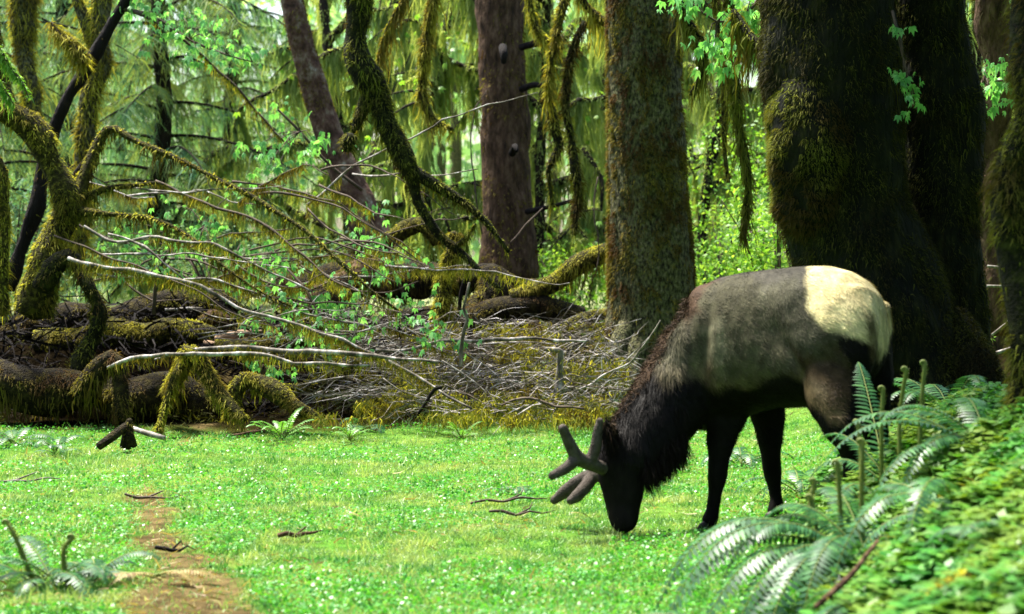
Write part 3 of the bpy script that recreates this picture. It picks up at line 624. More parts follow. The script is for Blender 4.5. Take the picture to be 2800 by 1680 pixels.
# fallen logs
def log(label, path, bm='bark_dark', mm='moss_y', dens=3000, up=.9, hn=0, hl=.25, extra=(), L=.035, hm=None, name='fallen_log', amp=.22):
    return mossy(name, label, 'log', [path]+list(extra), M[bm], M[mm], dens, L, .011, hn, hl, .012, up=up, part='log', hm=M[hm] if hm else None, amp=amp, sides=18)
log('dark mossy log, topmost of the stack at left', [(-40, 960, 20.5, 45), (130, 880, 20.5, 42), (330, 865, 20.5, 42), (420, 850, 20.5, 46), (560, 838, 20.5, 40), (640, 850, 20.5, 20)], mm='moss_b')
log('yellow-mossed log with grey splintered end, below the topmost one', [(100, 945, 19.6, 38), (260, 930, 19.6, 36), (400, 922, 19.6, 38), (520, 905, 19.6, 36), (575, 915, 19.6, 30)], dens=4200)
log('long brown moss-bearded log lying lowest at left edge', [(-60, 1020, 17.7, 52), (40, 1062, 17.7, 58), (150, 1085, 17.7, 54), (260, 1090, 17.7, 52), (380, 1090, 17.7, 54), (480, 1085, 17.8, 48), (570, 1095, 17.9, 46), (660, 1120, 18, 34)], mm='moss_b', hn=420, hl=.42, hm='moss_b',
    extra=[[(230, 1080, 17.5, 34), (262, 1030, 17.4, 34), (300, 1000, 17.4, 30), (325, 1030, 17.35, 26), (335, 1090, 17.3, 24), (338, 1150, 17.3, 20)]])
log('bright yellow mossy root arching down like a leg to the grass', [(455, 1075, 17.4, 14), (490, 1020, 17.3, 18), (515, 960, 17.2, 24), (535, 968, 17.2, 22), (565, 1020, 17.15, 22), (600, 1075, 17.1, 24), (640, 1125, 17, 18), (672, 1152, 16.9, 8)], name='mossy_root', dens=5200, hn=260, hl=.3,
    extra=[[(508, 985, 17.2, 14), (478, 1030, 17.1, 9), (462, 1090, 17.05, 8), (450, 1130, 17, 7), (432, 1180, 16.9, 6)]], L=.045)
log('humped yellow-green mossy root at the meadow edge right of the leg-shaped one', [(628, 1150, 17.2, 22), (645, 1075, 17.2, 26), (672, 1040, 17.2, 24), (710, 1050, 17.2, 24), (770, 1085, 17.1, 26), (825, 1120, 17, 24), (880, 1150, 16.9, 12)], name='mossy_root', dens=4600, hn=260, hl=.28, hm='moss_y')
log('golden mossy log sloping up to the right behind the hump', [(750, 1070, 18, 18), (810, 1065, 18, 18), (870, 1045, 18, 15), (940, 1015, 18, 17), (980, 990, 18, 12)], dens=4500)
log('broken mossy log half hidden under the poles', [(590, 950, 19, 20), (680, 945, 19, 24), (760, 940, 19, 22), (830, 935, 19, 22), (920, 950, 19, 16)], dens=4200)
log('thick yellow mossy log leaning up against the straight conifer', [(1400, 815, 21.5, 24), (1450, 800, 21.5, 26), (1520, 765, 21.5, 24), (1590, 725, 21.4, 26), (1650, 700, 21.3, 26), (1720, 680, 21.3, 22)], dens=4500, hn=200, hl=.3)
log('short mossy log end poking out left of the conifer base', [(1540, 905, 20.6, 16), (1590, 880, 20.6, 18), (1640, 862, 20.6, 16), (1690, 850, 20.6, 14)], dens=4200)
log('long rotten nurse log behind the vine maple leaves', [(760, 800, 23, 50), (900, 770, 23, 46), (1050, 760, 23, 48), (1200, 765, 23, 44), (1330, 775, 23, 40), (1480, 800, 23, 36)], mm='moss_b', dens=1800, hn=260, hl=.5, hm='moss_g')
log('reddish mossy log crossing low behind the brush', [(1050, 880, 21.5, 36), (1200, 875, 21.5, 34), (1330, 860, 21.5, 38), (1460, 850, 21.5, 36), (1600, 870, 21.5, 28)], mm='moss_b', dens=1800, hn=260, hl=.35, hm='moss_g')
log('mossy root hump below the leaning trunk', [(960, 700, 23.5, 30), (1040, 665, 23.5, 28), (1110, 625, 23.4, 26), (1150, 615, 23.4, 20), (1200, 660, 23.4, 20)], mm='moss_y', dens=2600, hn=200, hl=.3)
mossy('mossy_stump', 'upright yellow moss-wrapped stub under the forked limb', 'stump', [[(1205, 900, 20.3, 24), (1212, 800, 20.3, 22), (1222, 720, 20.3, 18), (1240, 640, 20.3, 16)]], M['bark_dark'], M['moss_y'], 5200, .06, .013, 200, .2)
mossy('root_stump', 'broken root stump with mossy shoulders in front of the spruce', 'stump', [[(1370, 940, 22, 70), (1365, 860, 22, 60), (1350, 790, 22, 42), (1345, 750, 22, 30)], [(1360, 830, 22, 34), (1430, 870, 21.8, 28), (1490, 930, 21.6, 20)], [(1350, 800, 22, 30), (1300, 850, 21.8, 26), (1270, 920, 21.6, 18)]], M['bark_dark'], M['moss_b'], 1500, .05, .012, 260, .35)
mossy('root_stump', 'curled reddish mossy stub standing on the splintered log', 'stump', [[(560, 925, 19.8, 18), (555, 880, 19.8, 18), (580, 862, 19.8, 20), (615, 872, 19.8, 18), (630, 915, 19.8, 16)]], M['bark_red'], M['moss_b'], 3200, .05, .012, 200, .2)
mossy('root_stump', 'hummock of brown mossy roots among the green leaves', 'stump', [[(880, 900, 22, 50), (900, 820, 22, 46), (960, 770, 22, 42), (1010, 745, 22, 34), (1040, 800, 22, 30)]], M['bark_red'], M['moss_b'], 2200, .05, .013, 200, .3)
mossy('bare_stub', 'grey bare upright stub in yellow moss at the brush edge', 'stump', [[(1528, 1080, 17.6, 16), (1528, 1010, 17.6, 9), (1530, 960, 17.6, 8), (1522, 958, 17.6, 9), (1490, 955, 17.6, 6)]], M['twig'], M['moss_y'], 500, .04, .01, 60, .2)
# little stump in the meadow
mossy('meadow_stump', 'small dark pointed stump with leaning root in the grass', 'stump', [[(352, 1222, 15.8, 26), (350, 1185, 15.8, 17), (352, 1158, 15.8, 10), (353, 1150, 15.8, 8)], [(345, 1165, 15.8, 10), (310, 1190, 15.7, 12), (272, 1222, 15.6, 10)]], M['bark_dark'], M['moss_b'], 2200, .025, .008)
mossy('meadow_stick', 'short grey branch lying beside the small pointed stump', 'branch', [[(362, 1172, 15.9, 8), (400, 1185, 15.8, 8), (448, 1198, 15.7, 6)]], M['twig'], M['moss_b'], 0)
# splintered wood on the log
mb = MB(); p, r = pl([(590, 930, 19.4, 10), (650, 915, 19.4, 12), (715, 908, 19.4, 5)]); tube(mb, p, r, .05, 8, .02, 12, 4)
p, r = pl([(560, 938, 19.4, 8), (620, 945, 19.3, 7), (690, 935, 19.3, 3)]); tube(mb, p, r, .05, 6, .01, 12, 4)
tag(mb.build('broken_wood', M['wood'], loc=P(590, 930, 19.4)), 'pale splintered slab of wood lying on the mossed log', 'wood')

# the two-stemmed dark maple behind the elk
def dark_maple():
    Y = 13.2
    root = thing('old_maple', 'huge dark moss-furred twin-stemmed maple standing behind the rump', 'tree', (2.85, Y, gz(2.85, Y)))
    def stem(path, seed, n, amp=.07):
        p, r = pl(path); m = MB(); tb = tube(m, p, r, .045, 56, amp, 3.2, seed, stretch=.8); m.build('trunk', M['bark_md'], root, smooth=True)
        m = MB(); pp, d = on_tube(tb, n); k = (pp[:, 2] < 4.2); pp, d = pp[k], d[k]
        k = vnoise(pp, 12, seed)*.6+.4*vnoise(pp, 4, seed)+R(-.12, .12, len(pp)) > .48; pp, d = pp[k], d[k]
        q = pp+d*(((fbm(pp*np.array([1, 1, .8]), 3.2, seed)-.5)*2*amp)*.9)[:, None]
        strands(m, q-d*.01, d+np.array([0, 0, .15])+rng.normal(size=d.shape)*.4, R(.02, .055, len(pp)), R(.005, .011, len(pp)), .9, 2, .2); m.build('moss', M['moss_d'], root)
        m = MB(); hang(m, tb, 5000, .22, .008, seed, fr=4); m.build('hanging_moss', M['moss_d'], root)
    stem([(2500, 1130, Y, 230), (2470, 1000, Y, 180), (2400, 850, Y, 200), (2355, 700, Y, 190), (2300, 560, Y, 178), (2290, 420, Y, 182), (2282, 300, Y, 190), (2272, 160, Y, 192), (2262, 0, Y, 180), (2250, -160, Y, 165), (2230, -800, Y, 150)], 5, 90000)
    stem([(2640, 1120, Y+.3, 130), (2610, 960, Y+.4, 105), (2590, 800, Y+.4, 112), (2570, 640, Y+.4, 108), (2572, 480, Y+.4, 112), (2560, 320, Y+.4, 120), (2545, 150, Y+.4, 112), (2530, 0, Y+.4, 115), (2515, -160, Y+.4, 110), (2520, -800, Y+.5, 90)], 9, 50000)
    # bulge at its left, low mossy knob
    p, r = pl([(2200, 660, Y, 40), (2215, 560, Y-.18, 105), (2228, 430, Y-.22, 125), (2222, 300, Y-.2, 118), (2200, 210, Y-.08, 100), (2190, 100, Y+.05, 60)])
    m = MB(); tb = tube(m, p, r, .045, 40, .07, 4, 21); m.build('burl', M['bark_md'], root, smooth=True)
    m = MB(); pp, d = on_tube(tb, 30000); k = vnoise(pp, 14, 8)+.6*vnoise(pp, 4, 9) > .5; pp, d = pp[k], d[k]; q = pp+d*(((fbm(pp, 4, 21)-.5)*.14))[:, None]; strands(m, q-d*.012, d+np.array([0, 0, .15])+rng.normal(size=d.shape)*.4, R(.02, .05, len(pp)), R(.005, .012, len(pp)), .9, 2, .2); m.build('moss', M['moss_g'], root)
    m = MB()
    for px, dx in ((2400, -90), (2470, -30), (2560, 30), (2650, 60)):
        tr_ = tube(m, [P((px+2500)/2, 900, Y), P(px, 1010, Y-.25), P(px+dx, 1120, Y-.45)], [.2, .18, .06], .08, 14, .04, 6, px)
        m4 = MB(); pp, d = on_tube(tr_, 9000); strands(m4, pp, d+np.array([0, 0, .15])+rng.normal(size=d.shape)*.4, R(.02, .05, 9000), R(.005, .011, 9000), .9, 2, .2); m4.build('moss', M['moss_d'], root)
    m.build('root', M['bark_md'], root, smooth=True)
    # crown above the frame
    m = MB(); n = 26000; u = unit(rng.normal(size=(n, 3)))*R(.3, 1, (n, 1))**.5*np.array([4.2, 4.5, 1.5])+np.array([4.0, 11.5, 7.2])
    k = vnoise(u, .9, 3) > .42; flecks(m, u[k], R(.12, .25, k.sum()), np.array([0, 0, 1.])); m.build('crown', M['canopy'], root)
    m = MB(); 
    for e in ((1.2, 10.5, 7.2), (4.8, 9.8, 7.2), (5.8, 13.8, 7.6), (2.4, 14.5, 8)):
        tube(m, [P(2240, -700, Y), (P(2240, -1000, Y)+np.array(e))/2, np.array(e)], [.25, .15, .05], .3, 10)
    m.build('branch', M['bark_md'], root, smooth=True)
dark_maple()
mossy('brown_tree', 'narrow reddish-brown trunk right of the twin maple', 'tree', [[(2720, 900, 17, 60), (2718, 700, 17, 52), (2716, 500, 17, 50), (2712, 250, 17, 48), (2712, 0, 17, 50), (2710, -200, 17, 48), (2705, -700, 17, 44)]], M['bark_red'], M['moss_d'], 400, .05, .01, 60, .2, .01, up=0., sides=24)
mossy('near_stem', 'blurred mossy trunk along the right edge close to the camera', 'tree', [[(2815, 1150, 9.5, 60), (2812, 900, 9.5, 52), (2808, 700, 9.5, 56), (2800, 560, 9.5, 62), (2810, 300, 9.5, 48), (2812, 0, 9.5, 46), (2815, -300, 9.5, 44)]], M['bark_dark'], M['moss_g'], 5200, .05, .008, 200, .12, .008, up=0., sides=24)

# ---------------------------------------------------------------- poles, sticks, brush
def pole(label, path, mat='twig', name='fallen_pole', tufts=0, group=None):
    p, r = pl(path); root = None; p, r = resample(p, r, .16); p = p+(np.stack([vnoise(p, 2.3, 5+31*j)+.4*vnoise(p, 8, 9+17*j) for j in range(3)], -1)-.7)*.09; r = r*(.75+.5*vnoise(p, 9, 4))
    if tufts:
        root = thing(name, label, 'branch', p[0], group); m = MB(); tb = tube(m, p, r, .12, 7, .004, 8, 3); m.build('stick', M[mat], root, smooth=True)
        m = MB(); pp, d = on_tube(tb, tufts, -.5); k = vnoise(pp, 2.5, path[0][0]) > .5; pp = pp[k]
        strands(m, pp, np.array([0, 0, -1.])+rng.normal(size=pp.shape)*.25, R(.03, .12, len(pp)), .009, .1, 3, .15); m.build('moss', M['moss_y'], root)
    else:
        m = MB(); tube(m, p, r, .12, 7, .004, 8, 3); tag(m.build(name, M[mat], smooth=True, loc=p[0]), label, 'branch', group)
pole('longest grey pole falling from the bent maple across the leaves', [(185, 712, 18, 6), (320, 735, 17.9, 6), (480, 770, 17.8, 6), (620, 822, 17.7, 5), (760, 880, 17.6, 5), (900, 925, 17.5, 5), (1040, 985, 17.4, 5), (1180, 1060, 17.2, 4), (1300, 1120, 17, 3)], tufts=2200)
pole('pale pole bowed over the leg-shaped root, upper of two', [(420, 985, 17.3, 3), (530, 960, 17.2, 6), (700, 955, 17.1, 7), (860, 962, 17, 7), (1010, 975, 16.9, 6), (1200, 1000, 16.9, 4)], tufts=500)
pole('pale pole bowed over the leg-shaped root, lower of two', [(285, 1000, 17.3, 5), (350, 978, 17.2, 6), (500, 970, 17.1, 6), (700, 975, 17, 6), (850, 990, 16.9, 5), (1000, 1000, 16.9, 4)], tufts=500)
pole('long thin grey branch arching low before the straight conifer', [(1030, 960, 18, 4), (1160, 945, 18, 5), (1300, 932, 18, 5), (1420, 924, 18, 5), (1520, 928, 18, 4), (1600, 940, 18, 3)])
pole('white forked twig standing upright in the brush', [(1255, 1010, 17.8, 6), (1258, 940, 17.8, 5), (1270, 880, 17.8, 5), (1264, 840, 17.8, 4), (1278, 772, 17.8, 4)])
pole('dark thin pole lying level on the topmost log', [(450, 852, 20, 5), (560, 848, 20, 5)], 'twig')
pole('grey twig sweeping from the conifer base to the elk neck, longest', [(1580, 1060, 17.8, 3), (1640, 1020, 17.7, 3), (1720, 980, 17.6, 3), (1770, 930, 17.5, 3), (1800, 880, 17.5, 2)])
pole('forked dry twig lying on the grass edge below the stub', [(1380, 1100, 17, 3), (1440, 1080, 17, 4), (1520, 1100, 16.9, 4), (1600, 1125, 16.8, 3)], 'twig_d')
pole('dark crooked stick poking up from the brush foot', [(1135, 1135, 16.9, 5), (1160, 1100, 16.9, 5), (1185, 1070, 16.9, 5), (1205, 1065, 16.9, 4)], 'dead')
pole('black thin dead rod behind the white forked twig', [(1255, 870, 21, 6), (1270, 790, 21, 7), (1285, 720, 21, 5)], 'dead')
for k, (lab, pa) in enumerate([('thin arching branch through the upper vine leaves', [(340, 25, 20, 5), (420, 55, 20, 5), (520, 130, 20, 4), (620, 220, 20, 4), (700, 300, 20, 3), (780, 390, 20, 3)]),
        ('thin mossy branch crossing below the conifer boughs', [(430, 500, 19, 4), (560, 560, 18.8, 4), (700, 610, 18.6, 4), (830, 700, 18.3, 3), (950, 790, 18, 3)]),
        ('slender bowed twig over the middle leaf clusters', [(230, 620, 18.4, 4), (330, 655, 18.3, 4), (440, 640, 18.2, 4), (580, 670, 18, 4), (700, 720, 17.9, 3), (850, 800, 17.8, 3)]),
        ('slender twig bending down left of the leaf clusters', [(300, 640, 18.2, 3), (400, 670, 18.1, 4), (460, 710, 18, 3), (500, 765, 18, 2)]),
        ('grey twig sloping behind the longest pole', [(240, 745, 18.4, 4), (380, 765, 18.4, 4), (560, 765, 18.3, 4), (700, 810, 18.2, 3), (860, 870, 18.1, 3), (1000, 900, 18, 3)]),
        ('thin branch arcing left of the spruce trunk', [(1312, 640, 24, 2.5), (1300, 520, 24, 2.5), (1288, 430, 24, 2.2), (1296, 340, 24, 2), (1296, 300, 24, 1.8), (1330, 250, 24, 1)]),
        ('bare twig slanting from the spruce to the leaning log', [(1395, 665, 22, 3), (1440, 620, 22, 3), (1480, 570, 22, 2)]),
        ('thin curved twig hanging left of the conifer', [(1640, 480, 21, 2), (1618, 580, 21, 2), (1640, 660, 21, 2), (1628, 740, 21, 2)]),
        ('bare branch sticking out right behind the elk rump side', [(2700, 722, 15, 4), (2760, 730, 15, 4), (2810, 715, 15, 4)]),
        ('second bare branch just under the sticking-out one', [(2690, 775, 15, 4), (2740, 778, 15, 4), (2775, 775, 15, 3)]),
        ('pale dead branch low between twin maple and edge trunk', [(2690, 960, 14, 5), (2740, 945, 14, 5), (2800, 930, 14, 5)]),
        ('leaning twig between twin maple and edge trunk', [(2690, 900, 14.5, 4), (2750, 865, 14.5, 4), (2800, 830, 14.5, 4)])]):
    pole(lab, pa, 'twig' if k > 1 and k not in (5, 6, 7) else 'twig_d', 'thin_branch', tufts=700 if k in (0, 1, 2, 4) else 0)
for i in range(34):
    x0 = R(150, 1150); y0 = R(430, 820); ln = R(220, 620); sl = R(.05, .55) if R(0, 1) < .75 else R(-.5, .1); Y0 = R(18.2, 21); sg = R(-60, 60)
    pole(('brown' if i % 3 else 'grey')+' thin branch slanting through the undergrowth '+('at far left' if x0 < 400 else 'below the hemlock boughs' if x0 < 750 else 'around the foot of the leaning trunk' if x0 < 1000 else 'below the forked mossy limb')+(', high' if y0 < 620 else ', low'),
         [(x0+ln*t, y0+ln*t*sl-sg*4*t*(1-t)+R(-6, 6), Y0-.8*t, 3.4-2.2*t) for t in np.linspace(0, 1, 6)], 'twig_d' if i % 3 else 'twig', 'thin_branch', tufts=500 if i % 2 else 0, group='thin branches slanting through the undergrowth')
# many loose sticks: four shapes copied
def stick_pile():
    protos = []
    for k in range(5):
        m = MB(); L = 1.
        pts = [np.array([t-.5, .06*math.sin(3*t+k), .09*math.sin(2.3*t*(1+k*.2)+k)]) for t in np.linspace(0, 1, 6)]
        tube(m, pts, [.008, .0075, .006, .005, .003, .0015], .12, 6)
        if k % 2: tube(m, [pts[2], pts[2]+np.array([.15, .05, .12]), pts[2]+np.array([.3, .06, .16])], [.005, .004, .0015], .1, 5)
        if k > 2: tube(m, [pts[3], pts[3]+np.array([.1, -.05, -.1]), pts[3]+np.array([.22, -.03, -.12])], [.005, .003, .0015], .1, 5)
        o = m.build('stick', M['twig'] if k != 2 else M['twig_d'], smooth=True)
        tag(o, 'thin dry stick lying in the tangled brush pile before the conifer', 'stick', 'loose sticks in the brush pile'); protos.append(o)
    used = [False]*5
    for i in range(210):
        px = R(880, 1700); py = R(900, 1110) if px > 1100 else R(880, 1080); Y = np.interp(py, [880, 1120], [20, 16.9])+R(-.3, .3)
        if i > 160: px = R(600, 1100); py = R(850, 1010); Y = 18+R(-.4, .4)
        k = i % 5; o = protos[k] if not used[k] else protos[k].copy()
        if used[k]: COL.objects.link(o)
        used[k] = True
        q = P(px, py, Y); q[2] = max(q[2], gz(q[0], q[1])+.03)
        o['label'] = ('straight pale', 'once-forked pale', 'thin brown', 'side-forked pale', 'twice-forked pale')[k]+' stick, '+('left of the brush pile among maple leaves' if px < 1000 else 'left part of the brush pile' if px < 1230 else 'middle of the brush pile' if px < 1480 else 'brush pile end by the conifer base')+(', near its top' if py < 990 else ', near the grass')
        o.location = q; s = R(.2, 1.1); o.scale = (s, s, s)
        right = px > 1480
        o.rotation_euler = (R(-.4, .4), (R(-1.2, .1) if right else R(-.25, .35) if R(0, 1) < .75 else R(-1.3, 1.3)), R(-.6, .6)+(math.pi if R(0, 1) < .3 else 0))
stick_pile()
def roots():
    m = MB(); n = 1500; x = R(-5.4, -1., n); y = R(17.9, 20.6, n); q = np.stack([x, y, height(x, y)+R(-.02, .3, n)], -1)
    strands(m, q, np.stack([R(-1, 1, n), R(-.5, .3, n), R(-.5, .6, n)], -1), R(.15, .8, n), R(.012, .03, n), .4, 4, .2, taper=.8)  # dark clutter added so the hollow between the logs looks shaded
    tag(m.build('shade_fill_tangle', M['dead'], loc=(-3, 19, .5)), 'dark root tangle added to deepen the shaded hollow between the stacked logs', 'roots', kind='stuff')
    m = MB(); n = 9000; x = R(-5.4, -.8, n); y = R(17.4, 20.6, n); q = np.stack([x, y, height(x, y)+R(0, .12, n)], -1); q = q[vnoise(q, 3, 3) > .55]; n = len(q)
    strands(m, q, rng.normal(size=(n, 3))+np.array([0, 0, .4]), R(.03, .1, n), R(.008, .016, n), .4, 2, .3)
    tag(m.build('moss_carpet', M['moss_d'], loc=(-3, 19, .5)), 'dark moss growing over the rot between the stacked logs', 'moss', kind='stuff')
roots()
def brush():
    m = MB(); mm = MB(); lf = MB(); n = 1700
    px = R(850, 1720, n); py = R(870, 1125, n); py = np.where(px < 1050, np.minimum(py, 1080), py)
    Y = np.interp(py, [870, 1125], [20.5, 16.9])+R(-.3, .3, n)
    q = np.stack([(px-1400)/FPX*Y, Y, CAMZ-(py-HOR)/FPX*Y], -1); q[:, 2] = np.maximum(q[:, 2], height(q[:, 0], q[:, 1])+.01)
    d = np.stack([rng.choice([-1, 1], n)*R(.4, 1, n), R(-.4, .4, n), R(-.5, .5, n)], -1)
    strands(m, q, d, R(.1, .6, n), R(.005, .011, n), .15, 4, .12, taper=.6)
    m2 = m; tag(m.build('brushwood', M['twig'], loc=P(1250, 1050, 18)), 'tangle of fine grey twigs piled along the meadow edge', 'brushwood', kind='stuff')
    n = 46000; px = R(860, 1720, n); py = R(880, 1150, n); Y = np.interp(py, [880, 1150], [20.3, 16.7])+R(-.3, .3, n)
    q = np.stack([(px-1400)/FPX*Y, Y, CAMZ-(py-HOR)/FPX*Y], -1); q[:, 2] = np.maximum(q[:, 2], height(q[:, 0], q[:, 1])+.02)
    k = vnoise(q, 2.9, 5)*.6+.4*vnoise(q, 9, 15)+R(-.05, .05, n)+(py-1020)/2600 > .57; q = q[k]; n = len(q)
    for a_, mi_ in ((0, 0), (1, 1), (2, 1)):
        qq = q[a_::3]; strands(mm, qq, np.array([0, 0, -1.])+rng.normal(size=qq.shape)*.4, R(.03, .13, len(qq)), R(.008, .014, len(qq)), .2, 3, .3, None, mi_)
    x = R(-5, 2.6, 30000); y = R(16.6, 22, 30000); k = (lawn_mask(x, y) < .75) & (vnoise(np.stack([x, y, x*0], -1), 1.9, 12) > .6) & ((x > -1.3) | (y < 17.4) | (R(0, 1, 30000) < .06)); x, y = x[k], y[k]; n = len(x)
    strands(mm, np.stack([x, y, height(x, y)], -1), np.array([0, 0, .6])+rng.normal(size=(n, 3))*.9, R(.02, .06, n), R(.008, .014, n), .3, 2, .3, None, 1)
    tag(mm.build('moss_carpet', [M['moss_y'], M['moss_g']], loc=P(1250, 1080, 18)), 'yellow moss clinging over twigs and soil at the meadow edge', 'moss', kind='stuff')
brush()

# ---------------------------------------------------------------- vine maple leaves
def vine(label, clusters, stem, s=.075, nl=9, spread=.13):
    p, r = pl(stem); root = thing('vine_maple', label, 'shrub', p[0]); m = MB(); tube(m, p, r, .15, 6, .002); lf = MB()
    for (px, py, Y) in clusters:
        c = P(px, py, Y); k = np.argmin(np.linalg.norm(p-c, axis=1)); tube(m, [p[k], (p[k]+c)/2+np.array([0, 0, .06]), c], [.006, .005, .003], .12, 5)
        n = int(1.5*nl*R(.6, 1.4)); cc = c+rng.normal(size=(n, 3))*np.array([spread, spread*.8, spread*.5])
        ax = np.stack([rng.normal(size=n)*.7, rng.normal(size=n)*.7, -R(.6, 1.8, n)], -1)
        leaves5(lf, cc, ax, R(.5, 1.05, n)*s)
    m.build('stem', M['twig_d'], root, smooth=True); lf.build('leaves', M['vine_leaf'], root)
vine('vine maple spray with bright leaves hanging across the upper left', [(370, 15, 20), (395, 45, 20), (420, 60, 19.9), (440, 95, 19.9), (480, 110, 19.8), (520, 70, 19.9), (560, 75, 19.9), (570, 110, 19.8), (540, 150, 19.8), (600, 135, 19.7), (620, 150, 19.7), (650, 145, 19.6), (670, 160, 19.6), (500, 45, 20), (410, 0, 20)], [(340, 25, 20, 5), (420, 45, 20, 4), (520, 110, 19.9, 4), (620, 150, 19.7, 3), (690, 170, 19.6, 2)], .085, 11, .15)
vine('vine maple leaves clustered just left of the leaning trunk', [(760, 295, 20.5), (800, 325, 20.5), (820, 370, 20.5), (855, 385, 20.4), (880, 410, 20.4), (835, 410, 20.4), (700, 405, 20), (730, 420, 20), (760, 425, 20), (720, 475, 20), (750, 480, 20)], [(990, 520, 20.5, 5), (900, 450, 20.5, 4), (820, 360, 20.5, 4), (760, 300, 20.5, 3)], .085, 10, .14)
vine('vine maple sapling with leaves low at left behind the longest pole', [(350, 640, 18.8), (370, 680, 18.8), (340, 665, 18.8), (430, 630, 18.9), (400, 615, 18.9), (450, 660, 18.8), (470, 700, 18.7), (430, 690, 18.8), (560, 615, 18.9), (590, 630, 18.9), (550, 650, 18.9), (540, 690, 18.7), (575, 690, 18.7), (350, 730, 18.3), (420, 745, 18.3), (490, 565, 19.1), (640, 530, 19.2)], [(420, 860, 19, 6), (430, 760, 19, 5), (470, 680, 18.9, 4), (560, 620, 18.9, 3)], .075, 9, .12)
vine('leafy vine maple thicket in front of the nurse log', [(690, 700, 18.8), (740, 690, 18.9), (720, 745, 18.6), (760, 735, 18.6), (690, 790, 18.4), (740, 810, 18.4), (790, 820, 18.4), (860, 820, 18.4), (900, 805, 18.5), (930, 820, 18.5), (950, 850, 18.3), (970, 880, 18.2), (890, 855, 18.3), (820, 860, 18.2), (740, 895, 18), (790, 900, 18), (850, 910, 18), (900, 915, 18), (960, 920, 18), (1020, 750, 18.8), (1060, 735, 18.8), (1080, 760, 18.8), (1100, 850, 18.2), (1180, 880, 18.2), (1190, 930, 18)], [(900, 1010, 18.3, 6), (880, 900, 18.3, 5), (840, 800, 18.4, 4), (780, 730, 18.6, 3)], .08, 12, .16)
vine('vine maple leaves hanging beside the foot of the leaning trunk', [(985, 590, 21), (1030, 575, 21), (1000, 640, 21), (1025, 650, 21), (1000, 680, 20.8), (1040, 665, 20.8), (1120, 700, 20.8)], [(1100, 800, 21, 5), (1060, 680, 21, 4), (1010, 600, 21, 3)], .08, 9, .1)
vine('small leaf sprig under the bowed pale poles', [(710, 990, 17.6), (725, 1010, 17.6), (740, 1025, 17.6), (785, 1020, 17.6)], [(700, 1060, 17.7, 4), (715, 1020, 17.6, 3), (712, 985, 17.6, 2)], .06, 7, .07)
vine('maple leaves drooping between the conifer and the twin maple top', [(1870, 5, 15), (1895, 20, 15), (2000, 60, 15), (2030, 75, 15), (2045, 90, 15), (2070, 60, 15), (2085, 75, 15), (1935, 115, 15), (1955, 125, 15), (2030, 140, 15), (1955, 180, 15), (2060, 10, 15)], [(2110, -60, 15, 6), (2040, 40, 15, 4), (1960, 60, 15, 3), (1880, 0, 15, 3)], .085, 10, .09)
vine('tiered pale leaves in the gap right of the twin maple', [(2700, 190, 14.5), (2710, 225, 14.5), (2745, 195, 14.5), (2760, 165, 14.5), (2740, 240, 14.5), (2680, 255, 14.4), (2725, 280, 14.4), (2705, 245, 14.4)], [(2830, 260, 14.5, 4), (2760, 220, 14.5, 3), (2690, 230, 14.5, 2)], .07, 8, .07)
vine('dark leaf sprig hanging on the twin maple between its stems', [(2470, 200, 12.6), (2490, 230, 12.6), (2500, 270, 12.6), (2455, 90, 12.6), (2505, 300, 12.6)], [(2440, 30, 12.7, 4), (2470, 160, 12.6, 3), (2500, 290, 12.6, 2)], .06, 6, .05)

# ---------------------------------------------------------------- ferns
def frond(mb, base, az, L, rise=.75, droop=.9, wd=.11, n=34, mi=0, rad=None):
    s = np.linspace(0, 1, n); dirv = np.array([math.cos(az), math.sin(az), 0])
    hx = L*(s*.95-.15*s**3); hz = L*(rise*s-droop*s**2.2)
    p = base+dirv*hx[:, None]+np.array([0, 0, 1.])*hz[:, None]; p[:, :2] += (np.array([-dirv[1], dirv[0]])*(rng.normal()*.08*L)*(s**2)[:, None])
    t = unit(np.gradient(p, axis=0)); side = unit(np.cross(t, np.array([0, 0, 1.]))+rng.normal(size=3)*.12); up = np.cross(side, t)
    w = wd*np.clip(np.minimum((s-.1)/.15, 1), 0, 1)*(1-s**2.2)**.8
    for sg in (-1, 1):
        k = w > .004; ww = (w[k]*np.where(R(0, 1, k.sum()) < .06, .4, 1)*R(.8, 1.1, k.sum()))[:, None]; c = p[k]; tt = t[k]; sd_ = side[k]*sg; uu = up[k]
        dr = unit(sd_+tt*.28-uu*.05); h = L/n*.42
        tip = c+dr*ww-uu*ww*.22
        V = np.stack([c-tt*h*.8, c+dr*ww*.35-tt*h, c+dr*ww*.75-tt*h*.55-uu*ww*.1, tip, c+dr*ww*.7+tt*h*.6-uu*ww*.08, c+dr*ww*.25+tt*h*1.05], 1); m = len(c); b = (np.arange(m)*6)[:, None]
        mb.add(V.reshape(-1, 3), None, np.concatenate([b+np.array([[0, 1, 4, 5]]), b+np.array([[1, 2, 3, 4]])]), None, mi)
    return p
